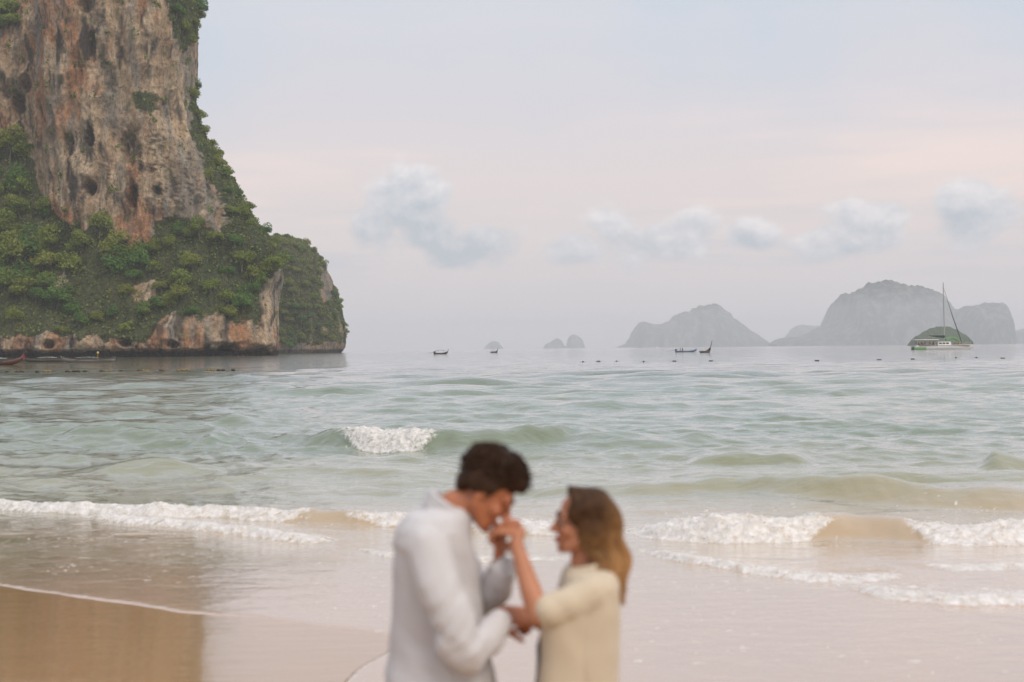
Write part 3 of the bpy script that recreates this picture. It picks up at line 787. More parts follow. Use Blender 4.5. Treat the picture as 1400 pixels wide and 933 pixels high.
def build_headland():
    """second, smaller headland behind the corner of the cliff"""
    D = 1080.0
    sil = [(324, 388), (328, 405), (335, 421), (347, 434), (360, 443), (385, 455), (410, 466), (440, 472), (470, 473), (480, 470), (495, 462)]
    top = P(395, 324, D)[2]
    zs = np.concatenate([np.linspace(-3, 8, 16)[:-1], np.linspace(8, top - 1, 96)])
    nz = len(zs)
    pyz = 481 - (zs - CAM_H) * FPX / D
    xr = np.array([P(np.interp(q, [a for a, b in sil], [b for a, b in sil]), q, D)[0] for q in pyz])
    # closed rounded plan: front from the left, round the right end, back
    nf, na = 110, 46
    xl = -330.0; rad = 46.0
    hr = np.clip(1 - (zs / (top + 1)) ** 5, 0.02, 1) ** 0.5         # rounding in at the crown
    th = np.linspace(-math.pi / 2, math.pi / 2, na)
    rows = []
    for k in range(nz):
        ry = rad * (0.35 + 0.65 * hr[k])
        cx = xr[k] - rad * 0.8
        f = np.stack([np.linspace(xl, cx, nf)[:-1], np.full(nf - 1, D - ry)], -1)
        a = np.stack([cx + rad * 0.8 * np.cos(th), D + ry * np.sin(th)], -1)
        b = np.stack([np.linspace(cx, xl, 24)[1:], np.full(23, D + ry)], -1)
        rows.append(np.concatenate([f, a, b]))
    XY = np.array(rows); X, Y = XY[..., 0], XY[..., 1]
    Z = np.repeat(zs[:, None], X.shape[1], 1)
    # crown closes on the centre line
    cap = np.stack([X[-1], D + (Y[-1] - D) * 0.02, np.full(X.shape[1], top)], -1)
    V = np.stack([X, Y, Z], -1)
    c = np.array([0, D, 0]); nrm = np.stack([np.gradient(Y, axis=1), -np.gradient(X, axis=1), 0 * X], -1)
    nrm /= np.linalg.norm(nrm, axis=-1)[..., None] + 1e-9
    arc = np.cumsum(np.hypot(np.gradient(X, axis=1), np.gradient(Y, axis=1)), 1)
    d = 5 * fbm(arc / 26, Z / 40, 4, 3) + 2.4 * ridged(arc / 11, Z / 34, 6, 3) + 1.5 * fbm(arc / 5, Z / 8, 9, 3)
    V = V + nrm * (d * np.clip(hr, .35, 1)[:, None] - 3)[..., None]
    V = np.concatenate([V, cap[None]], 0)
    arc = np.concatenate([arc, arc[-1:]]); Z = np.concatenate([Z, np.full((1, Z.shape[1]), top)])
    px, py = [a.reshape(Z.shape) for a in project(V.reshape(-1, 3))]
    def blend(col, c, f): return col + (np.array(c) - col) * f[..., None]
    col = np.ones(Z.shape + (3,)) * np.array([.33, .255, .18])
    col = blend(col, (.18, .17, .15), ss(fbm(arc / 8, Z / 40, 3, 4), 0, .3))
    col = blend(col, (.42, .23, .13), ss(fbm(arc / 10, Z / 18, 13, 3), 0.15, .4))
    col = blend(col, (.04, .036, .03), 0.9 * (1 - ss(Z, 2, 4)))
    bare = (fbm(arc / 9, Z / 22, 21, 3) > 0.30) & (px > 418)
    bare |= ((px - 446) / 9) ** 2 + ((py - 392) / 22) ** 2 < 1
    veg = (Z > 7 + 4 * fbm(arc / 10, 0.5, 2, 2)) & ~bare
    col = blend(col, (.045, .055, .025), veg * 0.9)
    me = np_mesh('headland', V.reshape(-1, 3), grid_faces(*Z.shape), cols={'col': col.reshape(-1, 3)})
    link('headland', me, ROCK, label='lower rounded green headland behind the corner of the big cliff', cat='headland', kind='structure')
    rng = np.random.default_rng(4)
    front = veg & (arc < 230)
    p, nn, _ = scatter(V, front, 15000, rng)
    sgn = np.where(nn[:, 1] > 0.4, -1.0, 1.0)[:, None]; nn = nn * sgn
    hgt = 2.0 * np.clip(fbm(p[:, 0] / 6, p[:, 2] / 6, 3, 3) + 0.4, 0.05, 1.4)
    out = nn + np.array([0, -0.2, 0.5]); out /= np.linalg.norm(out, axis=1)[:, None]
    p2 = p + out * (hgt * rng.random(len(p)) ** 0.5)[:, None]
    q, f = leaf_quads(p2, out, 0.45 + 0.6 * rng.random(len(p2)), rng)
    sh = np.clip(0.28 + 0.45 * fbm(p[:, 0] / 8, p[:, 2] / 8, 12, 3) + 0.2 * rng.normal(size=len(p)), 0, 1)
    me = np_mesh('headland_undergrowth', q, f, smooth=False, attrs={'shade': np.repeat(sh, 4)})
    link('headland_undergrowth', me, LEAF, label='dense green growth covering the lower headland', cat='undergrowth', kind='stuff')
    p, nn, _ = scatter(V, front, 1500, rng)
    px, py = project(p); ok = (px > 374) & (p[:, 1] < D + 6); p = p[ok]
    for a in spaced(p, 60, lambda q: 5.0):
        size = 5.0 + 3.5 * rng.random()
        foot = p[a, 2] < 16
        plant_tree(p[a] + np.array([0, -0.5, -0.3 * size]), size, rng.random() * 6, int(rng.integers(0, 7)),
                   'bushy tree on the rocks at the foot of the lower headland' if foot else 'tree growing on the hazy lower headland behind the cliff',
                   'trees at the foot of the headland' if foot else 'trees on the headland', 0.9)
build_headland()

# ------------------------------------------------------------------ far islands
def island_material(name, a, b):
    t = NT(name); v = t.pos(scale=(1, 1, 0.4))
    n = t.noise(v, 0.02, 6, 0.65); n2 = t.noise(v, 0.09, 5, 0.6)
    col = t.mix(t.step(n, 0.46, 0.60), a, b)
    col = t.mix(t.math('MULTIPLY', n2, 0.5), col, (0.05, 0.06, 0.035))
    t.p(Base_Color=col, Roughness=0.95); t.bsdf.inputs['Specular IOR Level'].default_value = 0.1
    t.p(Normal=t.bump(n2, 6.0, 0.35))
    return t.m
ISL = island_material('island_rock_and_forest', (0.045, 0.058, 0.050), (0.19, 0.185, 0.18))
ISL_GREEN = island_material('islet_forest', (0.050, 0.085, 0.03), (0.075, 0.095, 0.04))
def island(outline, D, depth, label, mat=ISL, steep=2.6, rough=1.4):
    """outline: skyline in photo pixels left to right; the body gets a rounded plan of the given depth"""
    nx, nv = 150, 34
    a = np.array(outline, float); px = np.linspace(a[0, 0], a[-1, 0], nx); py = np.interp(px, a[:, 0], a[:, 1])
    top = np.array([P(u, v, D) for u, v in zip(px, py)])
    x = top[:, 0]; h = np.maximum(top[:, 2], 0.5)
    mpp = D / FPX
    h = h + rough * mpp * 0.8 * fbm(px / 5.0, 0.37, D * 0.001, 3) * ss(h, 0, 8 * mpp)
    v = np.linspace(-1, 1, nv)
    X = np.repeat(x[:, None], nv, 1); Vv = np.repeat(v[None], nx, 0)
    span = np.sin(np.clip((np.arange(nx) + 0.5) / nx, 0, 1) * math.pi) ** 0.5 * 0.8 + 0.2
    Y = D + Vv * depth * span[:, None]
    prof = np.clip(1 - np.abs(Vv) ** steep, 0, 1)
    Z = h[:, None] * prof ** 0.8
    mm = fbm(X / (mpp * 16), Y / (mpp * 16), 2, 4)
    Z = Z * (1 + 0.12 * mm * (np.abs(Vv) > 0.12)) - 2.0
    X = X + mpp * 2.0 * fbm(X / (mpp * 10), Z / (mpp * 10), 5, 3); Y = Y + mpp * 5 * fbm(X / (mpp * 12), Z / (mpp * 20), 7, 3)
    me = np_mesh('island', np.stack([X, Y, Z], -1).reshape(-1, 3), grid_faces(nx, nv))
    return link('island', me, mat, label=label, cat='island', kind='structure')
island([(845, 474), (856, 470), (862, 462), (866, 452), (873, 443), (880, 440), (890, 443), (906, 444), (917, 438), (926, 430), (936, 426), (944, 428), (950, 422), (962, 418), (974, 417), (984, 420), (991, 426), (994, 432), (1006, 440), (1018, 449), (1030, 456), (1042, 464), (1053, 472)],
       10344, 654, 'broad saw-backed blue hazy island with a stepped left shoulder')
island([(1056, 471), (1064, 464), (1076, 461), (1100, 461), (1112, 455), (1126, 447), (1138, 440), (1144, 436), (1146, 425), (1150, 407), (1158, 402), (1168, 401), (1172, 403), (1175, 398), (1186, 391), (1196, 386), (1214, 386), (1228, 390), (1240, 393), (1254, 393), (1266, 397), (1275, 402), (1282, 412), (1287, 422), (1297, 423), (1307, 423), (1316, 429), (1325, 444), (1332, 470)],
       9150, 753, 'largest blue hazy island with a flat-topped rock massif')
island([(1072, 471), (1078, 458), (1086, 448), (1096, 444), (1110, 446), (1122, 446), (1132, 452), (1140, 471)], 12078, 461, 'paler low hump of island showing behind the flat-topped island')
island([(1300, 471), (1308, 440), (1316, 428), (1324, 419), (1336, 417), (1346, 418), (1354, 414), (1364, 414), (1374, 421), (1382, 434), (1386, 446), (1386, 458), (1380, 468), (1374, 471)], 8553, 455, 'dome-shaped hazy island beside the sailing catamaran')
island([(1384, 471), (1390, 452), (1402, 449), (1425, 452), (1450, 462), (1465, 471)], 11139, 397, 'low hazy island beyond the dome-shaped one')
island([(742, 476), (746, 470), (752, 468), (757, 464), (762, 462), (768, 466), (772, 472), (776, 474)], 11935, 175, 'small pointed rock stack standing beside a taller twin', rough=0.6)
island([(774, 475), (776, 464), (780, 459), (785, 457), (792, 461), (798, 467), (800, 474)], 11736, 175, 'taller rounded rock stack standing alone in the haze', rough=0.6)
island([(662, 476), (668, 469), (675, 466), (682, 468), (688, 476)], 12293, 150, 'faint dome of a distant islet above a small boat', rough=0.5)
island([(1244, 472), (1247, 464), (1254, 458), (1262, 453), (1274, 447), (1286, 445), (1298, 446), (1308, 450), (1316, 455), (1324, 461), (1329, 471)], 2470, 52, 'small green wooded islet directly behind the sailing catamaran', mat=ISL_GREEN, steep=2.0)
#CLIFF_END

#OBJ_BEGIN
# ------------------------------------------------------------------ smooth bodies from joined spheres and ellipsoids
_bm = bmesh.new(); bmesh.ops.create_icosphere(_bm, subdivisions=2, radius=1.0)
ICO_V = np.array([v.co[:] for v in _bm.verts]); ICO_F = np.array([[v.index for v in f.verts] for f in _bm.faces]); _bm.free()
def frame(f, up):
    f = np.array(f, float); f /= np.linalg.norm(f); up = np.array(up, float)
    s = np.cross(up, f); s /= np.linalg.norm(s); up = np.cross(f, s)
    return np.stack([f, s, up], 1)              # columns: forward, side, up
def chain(pts):
    """pts: [(point, radius), ...] -> list of spheres"""
    out = []
    for (p0, r0), (p1, r1) in zip(pts[:-1], pts[1:]):
        p0, p1 = np.array(p0), np.array(p1); L = np.linalg.norm(p1 - p0)
        n = max(2, int(L / (0.3 * min(r0, r1))) + 1)
        for t in np.linspace(0, 1, n):
            r = r0 + (r1 - r0) * t; out.append((p0 + (p1 - p0) * t, np.eye(3) * r))
    return out
def ell(c, radii, fr=np.eye(3)): return [(np.array(c), fr @ np.diag(radii))]
def loft_closed(rings):
    n = len(rings[0]); V = np.concatenate(rings); F = []
    for k in range(len(rings) - 1):
        for i in range(n):
            j = (i + 1) % n; F.append((k * n + i, k * n + j, (k + 1) * n + j)); F.append((k * n + i, (k + 1) * n + j, (k + 1) * n + i))
    a = len(V); V = np.concatenate([V, [rings[0].mean(0)], [rings[-1].mean(0)]])
    for i in range(n):
        j = (i + 1) % n; F.append((a, j, i)); F.append((a + 1, (len(rings) - 1) * n + i, (len(rings) - 1) * n + j))
    return V, np.array(F)
def blob(name, balls, voxel, smooth=4, lofts=(), decimate=1.0, disp=None):
    Vs, Fs, o = [], [], 0
    for c, M in balls:
        Vs.append(ICO_V @ M.T + c); Fs.append(ICO_F + o); o += len(ICO_V)
    for V, F in lofts:
        Vs.append(V); Fs.append(F + o); o += len(V)
    me = np_mesh(name, np.concatenate(Vs), np.concatenate(Fs))
    ob = bpy.data.objects.new(name, me); COL.objects.link(ob)
    m = ob.modifiers.new('r', 'REMESH'); m.mode = 'VOXEL'; m.voxel_size = voxel; m.adaptivity = 0
    if smooth:
        m = ob.modifiers.new('s', 'SMOOTH'); m.factor = 0.5; m.iterations = smooth
    if decimate < 1:
        m = ob.modifiers.new('d', 'DECIMATE'); m.ratio = decimate
    dg = bpy.context.evaluated_depsgraph_get()
    res = bpy.data.meshes.new_from_object(ob.evaluated_get(dg)); res.name = name
    bpy.data.objects.remove(ob); bpy.data.meshes.remove(me)
    n = len(res.vertices); co = np.empty(n * 3, np.float32); res.vertices.foreach_get('co', co); co = co.reshape(-1, 3)
    if disp is not None:
        nr = np.empty(n * 3, np.float32); res.vertices.foreach_get('normal', nr); nr = nr.reshape(-1, 3)
        co = disp(co.astype(float), nr.astype(float)); res.vertices.foreach_set('co', np.ascontiguousarray(co, dtype=np.float32).ravel()); res.update()
    res.polygons.foreach_set('use_smooth', np.ones(len(res.polygons), bool))
    return res
def tubes(name, paths, sides=6, flat=1.0):
    """paths: list of (points (n,3), radii (n)) -> one mesh of tapered tubes"""
    Vs, Fs, o = [], [], 0
    for pts, rad in paths:
        pts = np.asarray(pts, float); n = len(pts); t = np.gradient(pts, axis=0); t /= np.linalg.norm(t, axis=1)[:, None] + 1e-9
        ref = np.array([0.3, 1.0, 0.2]); s = np.cross(t, ref); s /= np.linalg.norm(s, axis=1)[:, None] + 1e-9; b = np.cross(t, s)
        a = np.arange(sides) * 2 * math.pi / sides
        ring = pts[:, None] + (s[:, None] * np.cos(a)[None, :, None] + flat * b[:, None] * np.sin(a)[None, :, None]) * np.asarray(rad)[:, None, None]
        V = ring.reshape(-1, 3); i = np.arange(n * sides).reshape(n, sides); j = np.roll(i, -1, 1)
        F = np.stack([i[:-1], j[:-1], j[1:], i[1:]], -1).reshape(-1, 4)
        Vs.append(V); Fs.append(F + o); o += len(V)
    return np_mesh(name, np.concatenate(Vs), np.concatenate(Fs))

# ------------------------------------------------------------------ boats
def box(bm, c, s, rz=0.0, taper=1.0):
    r = bmesh.ops.create_cube(bm, size=1.0); M = Matrix.Rotation(rz, 3, 'Z')
    for v in r['verts']:
        k = taper if v.co.z > 0 else 1.0
        v.co = M @ Vector((v.co.x * s[0] * k, v.co.y * s[1] * k, v.co.z * s[2])) + Vector(c)
def rod(bm, a, b, r0, r1=None, seg=8):
    a, b = Vector(a), Vector(b); ax = b - a
    bmesh.ops.create_cone(bm, cap_ends=True, segments=seg, radius1=r0, radius2=r0 if r1 is None else r1, depth=ax.length,
                          matrix=Matrix.Translation((a + b) / 2) @ ax.to_track_quat('Z', 'Y').to_matrix().to_4x4())
def part(name, fn, mat, parent, label=None, bevel=0.0):
    bm = bmesh.new(); fn(bm)
    if bevel: bmesh.ops.bevel(bm, geom=list(bm.edges), offset=bevel, segments=2, affect='EDGES', clamp_overlap=True)
    me = bpy.data.meshes.new(name); bm.to_mesh(me); bm.free()
    return link(name, me, mat, parent, label=label)
WOOD_DARK = simple_mat('dark_boat_wood', (0.075, 0.058, 0.045), 0.6, 0.35, 3.0)
WOOD_RED = simple_mat('red_brown_boat_wood', (0.10, 0.038, 0.027), 0.5, 0.35, 3.0)
WOOD_GREY = simple_mat('weathered_grey_boat_wood', (0.16, 0.14, 0.115), 0.7, 0.3, 3.0)
PAINT_BLUE = simple_mat('blue_hull_paint', (0.115, 0.16, 0.27), 0.4, 0.15, 2.0)
PAINT_WHITE = simple_mat('white_boat_paint', (0.72, 0.71, 0.68), 0.4, 0.08, 2.0)
TARP_WHITE = simple_mat('pale_tarpaulin', (0.62, 0.64, 0.66), 0.7, 0.12, 2.0)
TARP_BLUE = simple_mat('pale_blue_tarpaulin', (0.34, 0.42, 0.46), 0.7, 0.15, 2.0)
METAL = simple_mat('engine_metal', (0.09, 0.09, 0.09), 0.45, 0.3, 5.0, metal=0.6)
RIBBON = simple_mat('red_ribbon_cloth', (0.24, 0.05, 0.06), 0.8, 0.2, 5.0)
YELLOW = simple_mat('yellow_plastic', (0.62, 0.42, 0.10), 0.5, 0.15, 5.0)
GREEN_CLOTH = simple_mat('green_awning_cloth', (0.17, 0.36, 0.15), 0.8, 0.15, 2.0)
DARK_CLOTH = simple_mat('dark_green_sail_cover', (0.030, 0.048, 0.042), 0.85, 0.2, 2.0)
GLASSD = simple_mat('dark_cabin_window', (0.03, 0.04, 0.05), 0.1, 0.2, 2.0)
ALU = simple_mat('mast_aluminium', (0.42, 0.40, 0.39), 0.4, 0.1, 2.0, metal=0.3)
SKIN_SMALL = simple_mat('sunburnt_skin', (0.42, 0.20, 0.13), 0.6, 0.2, 8.0)

def hull_mesh(L, B, bow, stern=0.35, depth=0.5, draft=0.25, n=26):
    """open wooden hull, bow at +x; outer and inner skin"""
    ts = np.linspace(0, 1, n); rings = []
    for t in ts:
        x = (t - 0.5) * L
        hb = B / 2 * (math.sin(min(1, (t + 0.32) / 0.82) * math.pi / 2)) * (1 - max(0, (t - 0.55) / 0.45) ** 2.2 * 0.96)
        sheer = depth + stern * max(0, 0.3 - t) / 0.3 * 0.6 + bow * max(0, (t - 0.5) / 0.5) ** 2.2
        keel = -draft + (bow * 0.75 + draft) * max(0, (t - 0.66) / 0.34) ** 2.0
        o = []
        for a in np.linspace(-1, 1, 9):
            o.append((x, hb * math.copysign(abs(a) ** 0.62, a), keel + (sheer - keel) * abs(a) ** 2.4))
        i = [(x, y * 0.88, z + (0.10 if abs(y) < hb * 0.98 else 0.0)) for x, y, z in o[::-1]]
        rings.append(np.array(o + i))
    V, F = loft_closed(rings)
    return np_mesh('hull', V, F)
def longtail(label, loc, rz, L=10.0, B=1.7, bow=1.1, prow=1.1, mat=WOOD_DARK, canopy=None, engine=True, ribbon=False, ball=False, group='longtail boats'):
    e = empty('longtail_boat', label, 'boat', loc, rz, group)
    link('hull', hull_mesh(L, B, bow), mat, e)
    xb = L / 2
    zb = 0.5 + bow
    part('prow', lambda bm: (rod(bm, (xb - 0.75, 0, zb - 0.72), (xb + 0.02, 0, zb), 0.16, 0.13), rod(bm, (xb, 0, zb - 0.06), (xb + prow * 0.42, 0, zb + prow), 0.13, 0.07)), mat, e)
    for x in (-0.28, -0.05, 0.16):
        part('thwart', lambda bm: box(bm, (x * L, 0, 0.46), (0.26, B * 0.86, 0.05)), WOOD_GREY, e, bevel=0.01)
    part('gunwale', lambda bm: [box(bm, ((k / 9 - 0.5) * L * 0.62 - 0.1 * L, s * B * 0.475, 0.53), (L * 0.62 / 9 * 1.03, 0.07, 0.06)) for k in range(10) for s in (-1, 1)], WOOD_GREY, e)
    if canopy is not None:
        x0, x1, h, cm = canopy
        r = part('canopy', lambda bm: [box(bm, ((x0 + (x1 - x0) * (k + .5) / 6) * L, 0, h + 0.10 * math.sin((k + .5) / 6 * math.pi)), ((x1 - x0) * L / 6 * 1.05, B * 0.95, 0.07)) for k in range(6)], cm, e)
        for x in (x0 + .01, x1 - .01):
            for s in (-1, 1): part('canopy_post', lambda bm: rod(bm, (x * L, s * B * 0.42, 0.4), (x * L, s * B * 0.42, h + 0.06), 0.035), WOOD_GREY, e)
    if engine:
        g = part('engine', lambda bm: (box(bm, (-L * 0.47, 0, 0.95), (0.75, 0.5, 0.5), 0, 0.8), rod(bm, (-L * 0.47, 0, 0.35), (-L * 0.47, 0, 0.8), 0.08)), METAL, e, bevel=0.03)
        part('tail_shaft', lambda bm: (rod(bm, (-L * 0.5, 0, 0.92), (-L * 0.5 - 3.2, 0, 0.28), 0.06, 0.045), rod(bm, (-L * 0.47, 0, 1.1), (-L * 0.47 + 1.3, 0, 1.25), 0.035)), METAL, g)
    if ribbon:
        part('bow_ribbon', lambda bm: (rod(bm, (xb + .1, 0, zb + .12), (xb + .16, 0, zb + .34), 0.22, 0.19, 10), rod(bm, (xb + .1, .1, zb + .2), (xb - .1, .3, zb - .5), 0.07, 0.12), rod(bm, (xb + .1, -.1, zb + .2), (xb - .05, -.28, zb - .4), 0.07, 0.12)), RIBBON, e)
    if ball:
        part('stern_light', lambda bm: (rod(bm, (-L * .18, 0.3, .5), (-L * .18, .3, 1.75), 0.035), bmesh.ops.create_icosphere(bm, subdivisions=2, radius=0.26, matrix=Matrix.Translation((-L * .18, .3, 1.95)))), YELLOW, e)
    return e
def seat(px, py): 
    g = G(px, py); return (float(g[0]), float(g[1]), 0.0)
R_ = math.radians
longtail('red-brown wooden longtail boat with pale covers and red bow ribbon', (lambda p: (p[0], p[1], 0))(seat(-10, 499.5)), R_(6), 10.0, 1.9, 1.0, 0.9, WOOD_RED, (-0.30, 0.22, 1.15, TARP_WHITE), False, True, True)
longtail('dark wooden longtail boat with a short white canopy beside the red-brown one', seat(60, 495.2), R_(176), 9.0, 1.7, 0.5, 0.35, WOOD_DARK, (-0.30, 0.12, 0.98, TARP_WHITE), True, True, False)
longtail('long grey longtail boat with low pale blue canopy moored below the cliff', seat(121, 495.6), R_(183), 11.0, 1.7, 0.55, 0.4, WOOD_GREY, (-0.16, 0.22, 0.98, TARP_BLUE), True, False, True)
longtail('small dark longtail boat with its tail shaft lifted out of the water', seat(603, 484.6), R_(38), 6.6, 1.7, 0.7, 0.8, WOOD_DARK, (-0.30, 0.25, 1.5, WOOD_GREY), True, False, False)
longtail('tiny dark boat with a pale canopy seen nearly end-on', seat(676, 482.6), R_(62), 6.5, 1.8, 0.8, 0.9, WOOD_DARK, (-0.3, 0.1, 1.6, TARP_WHITE), False, False, False)
BLUE = longtail('blue-hulled longtail boat carrying two standing people', seat(938, 481.8), R_(12), 8.2, 1.7, 0.75, 0.05, PAINT_BLUE, None, True, False, False)
longtail('empty dark wooden boat with a very tall upswept prow', seat(965, 482.6), R_(50), 6.0, 1.7, 1.5, 2.0, WOOD_DARK, None, False, False, False)

def person_mesh(kind):
    j = {}
    if kind == 'sit':
        b = chain([((0, 0, .12), .15), ((0, 0, .35), .15), ((0, 0, .5), .13)]) + chain([((0, 0, .55), .06), ((.02, 0, .66), .055)]) + ell((.02, 0, .74), (.10, .08, .12))
        for s in (-1, 1):
            b += chain([((0, s * .09, .1), .085), ((.40, s * .11, .14), .065), ((.44, s * .11, -.26), .05), ((.54, s * .11, -.31), .04)])
            b += chain([((0, s * .19, .48), .055), ((.08, s * .24, .24), .045), ((.28, s * .15, .18), .035)])
    elif kind == 'stand':
        b = chain([((0, 0, .92), .15), ((0, 0, 1.2), .15), ((0, 0, 1.38), .13)]) + chain([((0, 0, 1.42), .06), ((.02, 0, 1.55), .055)]) + ell((.02, 0, 1.64), (.10, .08, .12))
        for s in (-1, 1):
            b += chain([((0, s * .09, .9), .09), ((.02, s * .1, .48), .065), ((0, s * .1, .08), .05), ((.12, s * .11, .05), .045)])
            b += chain([((0, s * .19, 1.36), .055), ((.04, s * .25, 1.08), .045), ((.14, s * .22, .86), .035)])
    else:   # swimmer: head, shoulders and arms at the surface
        b = chain([((0, 0, -.5), .14), ((0, 0, -.1), .15), ((0, 0, .0), .13)]) + chain([((0, 0, .04), .06), ((.02, 0, .12), .055)]) + ell((.02, 0, .21), (.10, .08, .12))
        for s in (-1, 1): b += chain([((0, s * .18, -.02), .055), ((.15, s * .3, -.06), .045), ((.36, s * .28, -.03), .035)])
    return blob('person', b, 0.035, 1)
PM = {k: person_mesh(k) for k in ('sit', 'stand', 'swim')}
def small_person(kind, loc, rz, label, cloth, group):
    me = PM[kind].copy(); me.materials.append(SKIN_SMALL); me.materials.append(cloth)
    n = len(me.polygons); cz = np.array([p.center.z for p in me.polygons])
    lo, hi = {'sit': (-.2, .56), 'stand': (.5, 1.42), 'swim': (-1, -.5)}[kind]
    me.polygons.foreach_set('material_index', ((cz > lo) & (cz < hi)).astype(np.int32)); me.update()
    o = link('person', me, None, label=label, cat='person', group=group, loc=loc); o.rotation_euler = (0, 0, rz); return o
SHIRT_D = simple_mat('dark_grey_shirt', (0.07, 0.07, 0.075), 0.9, 0.1); SHIRT_T = simple_mat('pale_khaki_shirt', (0.36, 0.33, 0.26), 0.9, 0.1)
SHIRT_R = simple_mat('faded_red_swimwear', (0.36, 0.10, 0.09), 0.9, 0.1); SHIRT_B = simple_mat('brown_swimwear', (0.20, 0.11, 0.08), 0.9, 0.1)
def on_boat(boat, x, y, z):
    m = Matrix.Translation(boat.location) @ Matrix.Rotation(boat.rotation_euler.z, 4, 'Z'); return tuple(m @ Vector((x, y, z)))
small_person('stand', on_boat(BLUE, -2.2, 0, 0.02), 0.6, 'person in khaki shirt standing in the stern of the blue longtail', SHIRT_T, 'people on the blue boat')
small_person('stand', on_boat(BLUE, -1.35, 0.1, 0.02), -0.9, 'person in dark shirt standing amidships in the blue longtail', SHIRT_D, 'people on the blue boat')
for px, py, rz in ((327, 487.6, 2.0), (333, 487.2, 1.0)):
    small_person('swim', seat(px, py), rz, 'swimmer with head and shoulders above water near the sea cave', SHIRT_B, 'swimmers by the cliff')

